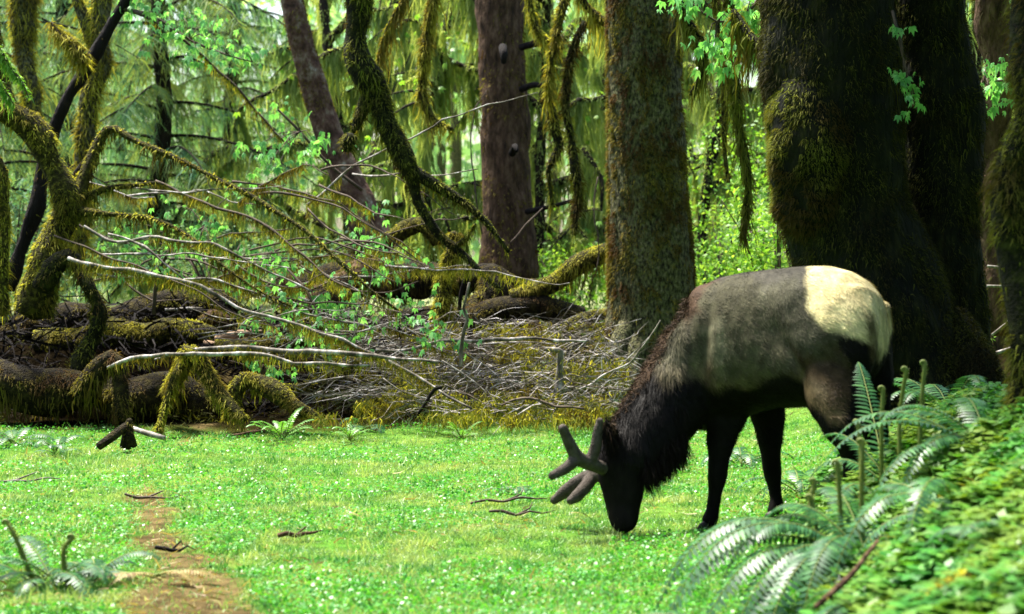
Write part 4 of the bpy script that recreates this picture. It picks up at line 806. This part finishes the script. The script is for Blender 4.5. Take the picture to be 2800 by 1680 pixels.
def fern(label, base, fr, wd=.1, n=34, fid=(), group=None, mat='fern', name='sword_fern'):
    base = np.array([base[0], base[1], gz(base[0], base[1])+.02]); root = thing(name, label, 'fern', base, group)
    for az, L, rise, droop in fr:
        lf = MB(); p = frond(lf, base+rng.normal(size=3)*.02, math.radians(az), L, rise, droop, wd, n)
        tube(lf, p[::4], np.linspace(.005, .0015, len(p[::4])), .1, 5, mi=1)
        lf.build('frond', [M[mat], M['fiddle']], root)
    for (dx, dy, h, lean) in fid:
        m = MB(); b = base+np.array([dx, dy, 0]); b[2] = gz(b[0], b[1]); tp = b+np.array([lean, 0, h]); j_ = rng.normal(size=3)*.02; pts = [b, b+(tp-b)*.4+j_, b+(tp-b)*.75+j_*1.2, tp]; rr = [.010, .010, .009, .010]
        for a in np.linspace(.3, 4.6, 9): r0 = .013*(1-a/8); pts.append(tp+np.array([-.013+r0*math.cos(a), 0, r0*math.sin(a)])); rr.append(.010*(1-a/9))
        tube(m, pts, rr, .015, 8); pp = np.array(pts)
        tb = dict(p=pp[:4], r=np.array(rr[:4]), n=frames(pp[:4])[1], b=frames(pp[:4])[2]); q, d = on_tube(tb, 500); strands(m, q, d+np.array([0, 0, .8]), R(.008, .02, 500), .003, 0, 2, .1)
        m.build('fiddlehead', M['fiddle'], root, smooth=True)
def auto(n, L0, L1, r0=.6, r1=1.1, d0=.7, d1=1.1): return [(i*360/n+R(-18, 18), R(L0, L1), R(r0, r1), R(d0, d1)) for i in range(n)]
def at(px, Y): return ((px-1400)/FPX*Y, Y)
fern('largest sword fern whose long fronds sweep left in front of the elk legs', at(2385, 8.2), [(186, 1.15, .62, .92), (205, 1.05, .7, 1.0), (172, .95, .85, .95), (218, 1.1, .55, 1.0), (235, .9, .8, 1.1), (160, .7, 1., 1.), (255, .7, .8, 1.2), (195, .8, .95, 1.), (150, .6, 1.2, 1.), (20, .6, .9, 1.), (60, .7, 1., 1.), (100, .6, 1.3, .9), (300, .6, .7, 1.), (340, .6, .8, 1.), (190, 1.2, .75, 1.0), (179, 1.1, .8, .95), (212, 1.0, .65, 1.05), (225, 1.05, .7, 1.1), (200, .9, .45, .8), (182, .9, .5, .7), (242, .8, .6, 1.), (208, .7, .9, 1.1), (167, 1.05, .75, .8)], .115, 42, fid=[(-.17, .3, .46, -.02), (-.08, .2, .5, -.03), (.0, .22, .55, .0), (-.2, .15, .42, -.03)])
fern('sword fern with tall silvery upright frond right of the elk hind legs', at(2450, 9.6), [(95, .75, 1.3, .5), (170, .55, 1.1, 1.0), (10, .8, .9, .9), (40, .8, 1., .9), (330, .7, .9, 1.), (220, .6, .9, 1.1), (280, .5, .9, 1.), (130, .6, 1.2, .8)], .095, 34, fid=[(-.08, -.1, .6, .0), (.02, -.05, .62, .02), (.09, -.1, .6, .03), (-.17, -.1, .5, -.03)])
fern('broad blue-green sword fern at right edge under the near trunk', at(2720, 9.0), [(180, 1.0, .65, .7), (200, .9, .6, .8), (160, .9, .8, .8), (140, .8, .9, .8), (220, .8, .6, .9), (250, .7, .7, 1.), (20, .8, .8, .8), (320, .7, .8, .9), (90, .7, 1., .8), (190, .7, 1., .8)], .105, 36)
fern('wide fern spreading at the right edge above the ground cover', at(2640, 7.9), auto(11, .55, .85, .5, .9, .8, 1.1), .1, 34)
fern('small fern tucked between the largest fern and the ground cover', at(2230, 7.5), auto(9, .4, .65, .4, .8, .7, 1.1), .08, 30)
fern('fern half hidden low behind the belly of the elk', at(2185, 12.2), auto(10, .35, .6, .6, 1., .7, 1.), .08, 26)
fern('dark fern under the twin maple foot', at(2600, 11.8), auto(11, .5, .8, .7, 1.1, .7, 1.), .1, 28)
fern('fern growing between the front legs background', at(2030, 14.5), auto(9, .35, .5, .6, 1., .7, 1.), .08, 22)
fern('dark low fern cluster at the bottom left corner', at(130, 9.0), auto(15, .3, .6, .5, 1., .6, 1.), .08, 28, fid=[(-.05, 0, .3, -.13), (.09, .02, .24, .02)])
fern('second low fern at bottom left, right of the dark cluster', at(255, 9.2), auto(11, .25, .45, .5, .9, .6, 1.), .07, 24)
fern('brown-tinged fern flat across the bare track', at(430, 9.1), [(175, .45, .3, .4), (10, .4, .3, .4), (200, .35, .4, .5), (330, .3, .5, .6)], .06, 24, mat='straw')
fern('small fern arching at the meadow edge by the humped root', at(775, 16.6), auto(12, .25, .42, .8, 1.4, .5, .9), .05, 20, mat='fern_y')
fern('pale blue fern at the brush foot', at(990, 17), auto(8, .3, .45, .5, .9, .7, 1.), .07, 20)
fern('small dark fern beside the fallen twigs left of the antlers', at(1400, 12.6), auto(8, .2, .36, .35, .7, .5, .8), .05, 22)
fern('fern at the left edge by the lowest log', at(40, 16.2), auto(10, .3, .5, .5, 1., .6, .9), .07, 20)
fern('fern left of the small pointed stump', at(150, 15.6), auto(8, .25, .4, .5, 1., .6, .9), .06, 20)
fern('fern in the gap at right edge behind the twin maple', at(2745, 12.6), auto(10, .5, .7, .6, 1., .7, 1.), .1, 24)
fern('low dark fern nearest the viewer left of the sorrel bank', at(2060, 7.3), auto(16, .5, .85, .5, .9, .7, 1.), .1, 34)
fern('nearest blurred fern at the bottom edge before the bank', at(2210, 6.5), auto(16, .45, .75, .5, .9, .7, 1.), .095, 32)
fern('fern drooping over the sorrel just below the largest fern', at(2420, 7.1), auto(10, .4, .6, .4, .8, .8, 1.1), .085, 30)
fern('fern cut by the right edge low down in the sorrel', at(2790, 6.9), auto(10, .35, .55, .5, .9, .8, 1.1), .08, 30)
fern('dark fern between topmost log and bent maple', at(330, 21.2), auto(11, .4, .7, .7, 1.1, .7, 1.), .08, 22)
fern('dark fern behind the splintered log end', at(650, 21), auto(11, .4, .7, .7, 1.1, .7, 1.), .08, 22)
fern('dark fern under the leafy vine maple thicket', at(900, 20.4), auto(11, .4, .7, .7, 1.1, .7, 1.), .08, 22)
fern('fern at the brush top beside the root stump', at(1500, 20.6), auto(10, .3, .5, .7, 1.1, .7, 1.), .08, 22)
fern('little fern in the grass right of the humped root', at(960, 16.4), auto(9, .15, .3, .8, 1.3, .6, .9), .04, 18, mat='fern_y')
fern('little fern in the grass below the brush middle', at(1260, 16.5), auto(9, .15, .25, .8, 1.3, .6, .9), .04, 18, mat='fern_y')
# foreground ground cover on the bank
def cover():
    m = MB(); ym = MB(); n = 46000; x = R(.5, 3.0, n); y = R(5.6, 11.5, n)
    h = height(x, y); k = (h > .06) & (R(0, 1, n) < .45+.8*vnoise(np.stack([x, y, x*0], -1), 2.2, 5)) & (x < .27*y+.3); x, y, h = x[k], y[k], h[k]; n = len(x)
    p0 = np.stack([x, y, x*0], -1); k = vnoise(p0, 3.3, 91)*.6+.4*vnoise(p0, 9, 92) > .4; x, y, h, p0 = x[k], y[k], h[k], p0[k]; n = len(x); hh = h+R(.01, .1, n)+.16*vnoise(p0, 3.3, 91); c = np.stack([x, y, hh], -1)
    # three heart leaflets round each stalk
    a0 = R(0, 6.28, n); s = R(.016, .05, n)*(.6+.8*vnoise(c, 2, 77))
    for j in range(3):
        a = a0+j*2.094; d = np.stack([np.cos(a), np.sin(a), R(-.8, .4, n)], -1); pr = np.stack([-np.sin(a), np.cos(a), 0*a], -1); S3 = s[:, None]
        V = np.stack([c, c+d*S3*.8-pr*S3*.62, c+d*S3*1.15-pr*S3*.3, c+d*S3*1.15+pr*S3*.3, c+d*S3*.8+pr*S3*.62], 1); b = (np.arange(n)*5)[:, None]
        m.add(V.reshape(-1, 3), b+np.array([[0, 3, 4]]), b+np.array([[0, 1, 2, 3]]))
    tag(m.build('ground_cover', M['sorrel'], loc=(1.6, 7.5, .4)), 'bright wood sorrel leaves covering the bank at the lower right', 'ground cover', kind='stuff')
    n = 30000; x = R(.9, 3.0, n); y = R(5.6, 9.5, n); k = (height(x, y) > .08) & (vnoise(np.stack([x, y, x*0], -1), 2.3, 55) > .56); x, y = x[k], y[k]; n = len(x)
    strands(ym, np.stack([x, y, height(x, y)+R(0, .1, n)], -1), np.array([0, 0, 1.])+rng.normal(size=(n, 3))*.9, R(.03, .09, n), R(.005, .01, n), .4, 2, .2)
    tag(ym.build('moss_carpet', M['moss_y'], loc=(1.6, 7.5, .4)), 'yellow feathery moss between the sorrel leaves at lower right', 'moss', kind='stuff')
cover()
mossy('buried_root', 'reddish bare root running through the lower right ground cover', 'root', [[(2230, 1660, 6.9, 7), (2300, 1600, 7., 8), (2350, 1550, 7.1, 8), (2400, 1480, 7.3, 6)]], M['bark_red'], M['moss_b'], 500, .02, .006)
mossy('mossy_branch', 'yellow mossy branch lying low in the lower right corner', 'branch', [[(2500, 1690, 6.2, 30), (2600, 1620, 6.2, 28), (2700, 1570, 6.3, 26), (2830, 1500, 6.4, 26)]], M['bark_dark'], M['moss_y'], 14000, .04, .009)

for i, (lab, px, py, L, rz, c) in [q for q in enumerate([('dark twig lying in the grass left of the antlers', 1400, 1385, .5, .1, 'twig_d'), ('brown twig on the lawn below the brush pile', 960, 1275, .45, .2, 'twig_d'), ('rusty bark scrap in the mid meadow grass', 820, 1475, .25, .5, 'bark_red'), ('short twig in the grass in front of the muzzle', 1640, 1560, .22, .1, 'twig_d'),
        ('dark bark chip on the bare track', 480, 1525, .2, .2, 'dead'), ('small stick across the top of the bare track', 420, 1375, .35, .1, 'twig_d'), ('pale stick at the left meadow edge', 60, 1330, .5, .3, 'twig'), ('short stick near the small yellow moss tuft', 740, 1380, .2, .1, 'twig_d'), ('twig on the lawn between track and elk, lower', 1150, 1590, .3, -.2, 'twig_d'), ('thin twig on the lawn just under the humped root', 700, 1195, .5, .1, 'bark_red'),
        ('thin twig on the lawn left of the muzzle', 1430, 1420, .4, .25, 'twig_d'), ('dark chip on the lawn by the track edge', 330, 1335, .12, .1, 'dead')]) if q[0] in (0, 2, 4, 5, 6, 9, 10)]:
    Y = 1.5*FPX/(py-HOR); Y = (CAMZ-gz((px-1400)/FPX*Y, Y))*FPX/(py-HOR); x = (px-1400)/FPX*Y; m = MB(); pts = []
    for t in np.linspace(-.5, .5, 6): xx = x+t*L*math.cos(rz); yy = Y+t*L*math.sin(rz)+R(-.03, .03)*L; pts.append(np.array([xx, yy, gz(xx, yy)+.03+R(0, .03)]))
    tube(m, pts, np.array([.012, .014, .012, .01, .007, .003])*(.9 if c in ('bark_red', 'dead') else .7), .05, 7, .003)
    tube(m, [pts[2], (pts[2]+pts[4])/2+np.array([0, .05, .03]), pts[3]+np.array([.02, .12, .05])*L*2], [.007, .005, .002], .05, 5)
    tag(m.build('twig', M[c], smooth=True, loc=pts[0]), lab, 'twig')
# ---------------------------------------------------------------- background woods
def conifer(name, label, seed, H=9., nb=46, Lb=2.6, mat='needles', tr=.18, hl=.5, group=None, loc=(0, 0, 0), up=9., bs=130):
    global rng
    keep = rng; rng = np.random.default_rng(seed)
    root = thing(name, label, 'tree', (0, 0, 0), group); m = MB()
    tube(m, [np.array([R(-.1, .1), R(-.1, .1), z]) for z in np.linspace(-.3, H, 8)], np.linspace(tr, tr*.6, 8), .3, 14, .02, 5, seed); m.build('trunk', M['bark_dark'], root, smooth=True)
    br = MB(); nd = MB()
    for i in range(nb):
        z = .6+(H-.8)*(i+R(0, .8))/nb; az = i*2.4+R(-.5, .5); L = Lb*R(.55, 1.1)*(1-.25*z/H); d = np.array([math.cos(az), math.sin(az), 0])
        s = np.linspace(0, 1, 6)[:, None]; pr = np.array([-d[1], d[0], 0])*R(-.2, .2)
        p = np.array([0, 0, z])+d*L*s+pr*L*s**2+np.array([0, 0, 1.])*(R(.05, .3)*L*s-R(.25, .6)*L*s**2)
        tb = tube(br, p, np.linspace(.028, .006, 6), .25, 6)
        # side twigs, flat and drooping, then needles on them
        nt_ = int(L*bs*(.42 if mat == 'needles' else .34)); pp, dd = on_tube(dict(p=p, r=np.linspace(.02, .01, 6), n=tb['n'][:6]*0+np.array([0, 0, 1.]), b=np.cross(d, [0, 0, 1.])[None]*np.ones((6, 1))), nt_)
        sg = np.sign(rng.normal(size=nt_))[:, None]; dv = unit(sg*np.cross(d, [0, 0, 1.])+d*.6+np.array([0, 0, -.55])+rng.normal(size=(nt_, 3))*.3)
        ls = hl*R(.3, 1, nt_)*(.6+.8*vnoise(pp, 2, seed))
        strands(nd, pp, dv, ls, R(.012, .03, nt_), .9, 3, .12)
        k = nt_*2; ii = rng.integers(0, nt_, k); f = R(.2, 1, k); q = pp[ii]+dv[ii]*(ls[ii]*f)[:, None]; q[:, 2] -= .9*ls[ii]*f*f
        strands(nd, q, rng.normal(size=(k, 3))*.5+np.array([0, 0, -.9]), R(.05, .2, k), R(.008, .02, k), .3, 2, .15)
    br.build('branches', M['bark_dark'], root, smooth=True); nd.build('foliage', M[mat], root)
    rng = keep; root.location = loc; return root
def mossmaple(name, label, seed, H=6.4, nl=8, Ll=3.2, hl=.9, mat='moss_far', group=None, loc=(0, 0, 0), tr=.11, lean=.6, leafn=160):
    global rng
    keep = rng; rng = np.random.default_rng(seed)
    root = thing(name, label, 'tree', (0, 0, 0), group); m = MB(); hg = MB(); lf = MB(); lx, ly = R(-lean, lean), R(-lean, lean)
    zs = np.linspace(-.3, H, 9); tp = np.stack([lx*(np.maximum(zs,0)/H)**1.5+.25*np.sin(zs*.9+seed), ly*(zs/H)+.2*np.cos(zs*.7+seed), zs], -1)
    tb = tube(m, tp, np.linspace(tr, tr*.5, 9), .2, 14, .05, 5, seed); hang(hg, tb, 900, .35, .018, seed); mosscoat(hg, tb, 1500, .08, .02)
    for i in range(nl):
        z = 1.2+(H-1.4)*(i+R(0, .9))/nl; k = np.argmin(abs(zs-z)); b = tp[k].copy(); b[2] = z; az = R(0, 6.28); L = Ll*R(.5, 1.1); d = np.array([math.cos(az), math.sin(az), 0])
        s = np.linspace(0, 1, 7)[:, None]; wv = rng.normal(size=(7, 3))*.07*L*s
        p = b+d*L*s+np.array([0, 0, 1.])*(R(.2, .9)*L*s-R(.4, 1.1)*L*s**2)+wv
        t1 = tube(m, p, np.linspace(.07, .015, 7), .2, 8, .015, 8, i); hang(hg, t1, int(250*L), hl, .022, i+seed, fr=2.6); mosscoat(hg, t1, int(220*L), .07, .02)
        for _ in range(3):
            j = rng.integers(2, 6); d2 = unit(rng.normal(size=3)*np.array([1, 1, .5])+np.array([0, 0, -.3])); l2 = R(.4, 1.1)
            p2 = p[j]+d2*l2*np.linspace(0, 1, 4)[:, None]+np.array([0, 0, -1.])*(.4*l2*np.linspace(0, 1, 4)[:, None]**2)
            t2 = tube(m, p2, np.linspace(.025, .008, 4), .2, 6); hang(hg, t2, int(260*l2), hl*1.1, .022, i+seed, fr=2.6)
        if leafn:
            n = int(leafn/nl); c = p[rng.integers(3, 7, n)]+rng.normal(size=(n, 3))*.3; leaves5(lf, c, rng.normal(size=(n, 3))*.6+np.array([0, 0, -.6]), R(.06, .12, n))
    m.build('trunk', M['bark_dark'], root, smooth=True); hg.build('hanging_moss', M[mat], root)
    if leafn: lf.build('leaves', M['shrub_leaf'], root)
    rng = keep; root.location = loc; return root
def place(proto, spots, labels=None, first=False):
    for i, (px, Y, rz, s) in enumerate(spots):
        o = proto if (i == 0) else copy_tree(proto)
        x = (px-1400)/FPX*Y; o.location = (x, Y, gz(x, Y)); o.rotation_euler = (0, 0, rz); o.scale = (s, s, s)
        if labels: o['label'] = labels[i]
G1 = 'conifers with drooping boughs behind the clearing'; G2 = 'moss-hung maples behind the clearing'; G3 = 'far trees'
place(conifer('hemlock_tree', 'x', 3, H=6.6, nb=42, Lb=2.9, mat='needles', tr=.16, hl=.5, group=G1),
      [(438, 30, .3, 1.), (170, 37, 2.1, 1.1), (640, 42, 4., 1.15), (-60, 28, 1.2, .9)],
      ['dark-trunked hemlock with tiered drooping boughs left of the leaning trunk', 'hemlock behind the charred slanting snag', 'farther hemlock between the dark-trunked one and the leaning trunk', 'hemlock boughs entering at the left edge'])
place(conifer('hemlock_tree', 'x', 8, H=8, nb=38, Lb=3.2, mat='needles_t', tr=.15, hl=.55, group=G1),
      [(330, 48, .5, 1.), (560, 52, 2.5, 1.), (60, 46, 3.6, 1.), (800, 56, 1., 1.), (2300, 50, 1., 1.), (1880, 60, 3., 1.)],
      ['conifer painted hazy teal just left of the dark hemlock trunk', 'conifer painted hazy teal right of the dark hemlock trunk', 'conifer painted hazy teal in the top left background', 'conifer painted hazy teal behind the leaning trunk', 'conifer painted hazy teal, hidden behind the twin maple', 'conifer painted hazy teal in the gap right of the thick conifer'])
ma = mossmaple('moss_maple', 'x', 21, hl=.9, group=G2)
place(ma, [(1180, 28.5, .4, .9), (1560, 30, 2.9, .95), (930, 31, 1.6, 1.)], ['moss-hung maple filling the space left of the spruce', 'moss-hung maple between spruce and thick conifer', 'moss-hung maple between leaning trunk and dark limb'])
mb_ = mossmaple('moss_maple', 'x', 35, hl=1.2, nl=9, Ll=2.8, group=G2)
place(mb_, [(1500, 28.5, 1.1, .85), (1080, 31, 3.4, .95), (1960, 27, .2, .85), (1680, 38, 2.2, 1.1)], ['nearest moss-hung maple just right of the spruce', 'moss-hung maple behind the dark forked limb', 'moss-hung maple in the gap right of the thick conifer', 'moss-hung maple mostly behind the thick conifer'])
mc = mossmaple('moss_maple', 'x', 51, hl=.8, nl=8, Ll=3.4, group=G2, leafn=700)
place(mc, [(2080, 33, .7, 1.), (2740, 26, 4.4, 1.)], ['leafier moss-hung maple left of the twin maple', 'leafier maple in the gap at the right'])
# hanging mossy vines
for k, (lab, pa) in enumerate([('mossy vine hanging straight in the right gap, nearer one', [(1985, -60, 19, 16), (2000, 60, 19, 15), (2005, 200, 19, 12), (2015, 330, 19, 12), (2040, 480, 19, 11), (2038, 560, 19, 8), (2028, 650, 19, 5)]),
        ('mossy vine hanging in the right gap, left of the nearer one', [(1950, -60, 19.4, 12), (1975, 120, 19.4, 10), (1982, 280, 19.4, 9), (1980, 400, 19.4, 6), (1993, 500, 19.4, 4)]),
        ('short dark mossy limb reaching down at the conifer right side', [(1840, -40, 19, 12), (1880, 60, 19, 12), (1918, 130, 19, 14), (1912, 215, 19, 8), (1885, 260, 19, 4)]),
        ('dark mossy limb reaching left from the twin maple', [(2130, 160, 13.4, 16), (2080, 130, 13.5, 13), (2040, 90, 13.6, 11), (2000, 30, 13.7, 9)]),
        ('pale mossy branch slanting down above the spruce stubs', [(1590, -60, 22, 12), (1545, 0, 22, 12), (1515, 130, 22, 11), (1500, 200, 22, 9), (1505, 280, 22, 6)]),
        ('mossy limb slanting right above the spruce stubs', [(1430, -60, 22.5, 9), (1450, 0, 22.5, 10), (1480, 100, 22.5, 11), (1540, 130, 22.5, 12)]),
        ('long dark mossy strand hanging between spruce and conifer', [(1600, 60, 22, 8), (1560, 150, 22, 9), (1545, 300, 22, 11), (1570, 420, 22, 13), (1585, 520, 22, 12), (1570, 640, 22, 6)]),
        ('second dark mossy strand left of the long one', [(1500, 240, 22.3, 8), (1510, 330, 22.3, 12), (1530, 400, 22.3, 10), (1500, 460, 22.3, 8), (1510, 560, 22.3, 4)]),
        ('mossy limb leaning against the conifer top left', [(1560, -60, 20.5, 12), (1600, 10, 20.5, 12), (1655, 60, 20.5, 10), (1700, 90, 20.5, 8)]),
        ('crooked mossy branch left of the spruce trunk', [(1190, -30, 23, 12), (1170, 100, 23, 13), (1160, 200, 23, 14), (1150, 260, 23, 12), (1190, 330, 23, 9), (1240, 355, 23, 4)]),
        ('thin mossy branch dropping beside the dark limb', [(1120, -30, 21, 5), (1060, 80, 21, 5), (1030, 180, 21, 4), (1025, 200, 21, 3)])]):
    mossy('hanging_vine', lab, 'vine', [pa], M['bark_dark'], M['moss_g'] if k in (0, 2, 3, 6, 7) else M['moss_y'], 1900, .07, .015, 300, .45, .014)
# shrubs in the right gap
def shrub(label, px, Y, w, h, n=5200, mat='shrub_leaf', py=None):
    x = (px-1400)/FPX*Y; z0 = gz(x, Y); root = thing('leafy_shrub', label, 'shrub', (x, Y, z0), 'leafy shrubs behind the clearing'); st = MB(); lf = MB()
    for i in range(9):
        a = R(0, 6.28); e = np.array([x+math.cos(a)*w*R(.3, .9), Y+math.sin(a)*w*.7, z0+h*R(.6, 1.)]); tube(st, [np.array([x, Y, z0-.05]), (np.array([x, Y, z0])+e)/2+np.array([0, 0, .15*h]), e], [.018, .012, .004], .2, 6)
    c = unit(rng.normal(size=(n, 3)))*R(.2, 1, (n, 1))**.6*np.array([w, w*.8, h*.5])+np.array([x, Y, z0+h*.55]); c = c[vnoise(c, 2.4, px) > .42]
    flecks(lf, c, R(.035, .08, len(c)), np.array([0, -.2, .8])); st.build('stem', M['twig_d'], root, smooth=True); lf.build('leaves', M[mat], root)
shrub('leafy yellow-green shrub above the back of the elk', 1990, 23, .9, 1.9)
shrub('leafy shrub touching the left edge of the twin maple', 2130, 21, .8, 2.3)
shrub('tall light shrub behind the yellow-green one', 2060, 26, 1.1, 3.2, 7000)
shrub('low shrub right of the thick conifer foot', 1925, 20, .4, 1., 1800)
shrub('leafy shrub in the gap right of the twin maple', 2730, 20, .9, 2.2)
shrub('shrub behind the nurse log', 980, 27, 1.3, 1.4, 3000, 'needles')
shrub('shrub behind the leaning mossy log', 1560, 27, 1.3, 1.5, 5000)
shrub('shrub rising behind the topmost log', 600, 24, 1.3, 1.2, 2200, 'needles')
shrub('shrub behind the bent maple', 40, 24, 1.4, 1.8, 4000, 'needles')
# bright green sapling fronds at left edge
mossy('young_conifer_bough', 'bright lime bough of a young conifer at the upper left edge', 'bough', [[(-60, 120, 17.5, 6), (10, 170, 17.5, 5), (60, 230, 17.5, 4), (80, 270, 17.5, 2)], [(-60, 160, 17.5, 6), (0, 230, 17.5, 5), (40, 290, 17.5, 3)], [(-60, 60, 17.5, 6), (0, 140, 17.5, 5), (30, 190, 17.5, 3)]], M['twig_d'], M['shrub_leaf'], 9000, .12, .012, 500, .2, .012, hm=M['shrub_leaf'])
# far wood: one mass of foliage and many thin trunks
def far():
    m = MB(); n = 90000
    Y = R(58, 95, n); x = R(-1, 1, n)*(.3*Y+3); z = R(0, 1, n)**.8*19
    c = np.stack([x, Y, z], -1); pxx = 1400+x/Y*FPX; gap = .16*np.exp(-((pxx-770)/90)**2)+.16*np.exp(-((pxx-1935)/60)**2)+.08*np.exp(-((pxx-1180)/60)**2); k = (vnoise(c*np.array([1, .6, .55]), .45, 3)+.25*vnoise(c, 2, 9) > .735+gap-.006*z) ; c = c[k]; n = len(c)
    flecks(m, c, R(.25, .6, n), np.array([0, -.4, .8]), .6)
    tag(m.build('far_wood', M['far_leaf'], loc=(0, 75, 0)), 'wood painted hazy pale green far behind the trees', 'wood', kind='stuff')
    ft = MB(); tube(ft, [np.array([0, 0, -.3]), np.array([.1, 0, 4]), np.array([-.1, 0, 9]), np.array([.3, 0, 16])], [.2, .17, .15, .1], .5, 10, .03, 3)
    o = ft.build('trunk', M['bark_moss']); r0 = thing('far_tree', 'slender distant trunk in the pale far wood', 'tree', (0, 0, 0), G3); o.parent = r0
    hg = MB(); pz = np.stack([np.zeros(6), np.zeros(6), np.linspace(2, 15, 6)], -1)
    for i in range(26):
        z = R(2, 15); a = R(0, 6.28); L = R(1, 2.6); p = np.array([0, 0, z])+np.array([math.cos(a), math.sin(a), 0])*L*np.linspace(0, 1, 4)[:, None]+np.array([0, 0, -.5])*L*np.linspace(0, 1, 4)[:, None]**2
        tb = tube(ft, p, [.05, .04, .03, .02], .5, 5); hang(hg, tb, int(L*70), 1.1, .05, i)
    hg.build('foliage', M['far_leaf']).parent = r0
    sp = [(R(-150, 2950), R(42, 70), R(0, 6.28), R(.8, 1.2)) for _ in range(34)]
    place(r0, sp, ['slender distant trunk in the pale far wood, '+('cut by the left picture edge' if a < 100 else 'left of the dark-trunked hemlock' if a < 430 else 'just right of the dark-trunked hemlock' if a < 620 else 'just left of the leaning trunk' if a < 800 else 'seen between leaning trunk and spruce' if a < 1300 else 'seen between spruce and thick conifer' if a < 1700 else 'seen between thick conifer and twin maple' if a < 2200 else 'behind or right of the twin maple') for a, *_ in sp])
far()
# unseen woods added behind the camera and to the sides to shade the clearing
def ring():
    m = MB(); n = 38000; a = np.where(R(0, 1, n) < .5, R(0, 2*np.pi, n), R(np.pi*.5, np.pi*1.5, n)); rr = R(15, 24, n); x = rr*np.sin(a)*1.1; y = 4+rr*np.cos(a); z = R(0, 1, n)**.9*np.where(y < 3, 15, np.where(x < 0, 5, 11))
    k = (np.abs(x) > .3*np.maximum(y, 0)+5) & (y < 24); c = np.stack([x, y, z], -1)[k]; flecks(m, c, R(.5, .9, len(c)), None, .7)
    tag(m.build('shade_wood', M['canopy'], loc=(0, 0, 0)), 'dense dark unseen wood added behind and beside the viewer for shade', 'wood', kind='stuff')
ring()
print('objects', len(bpy.data.objects), 'polys', sum(len(m.polygons) for m in bpy.data.meshes))
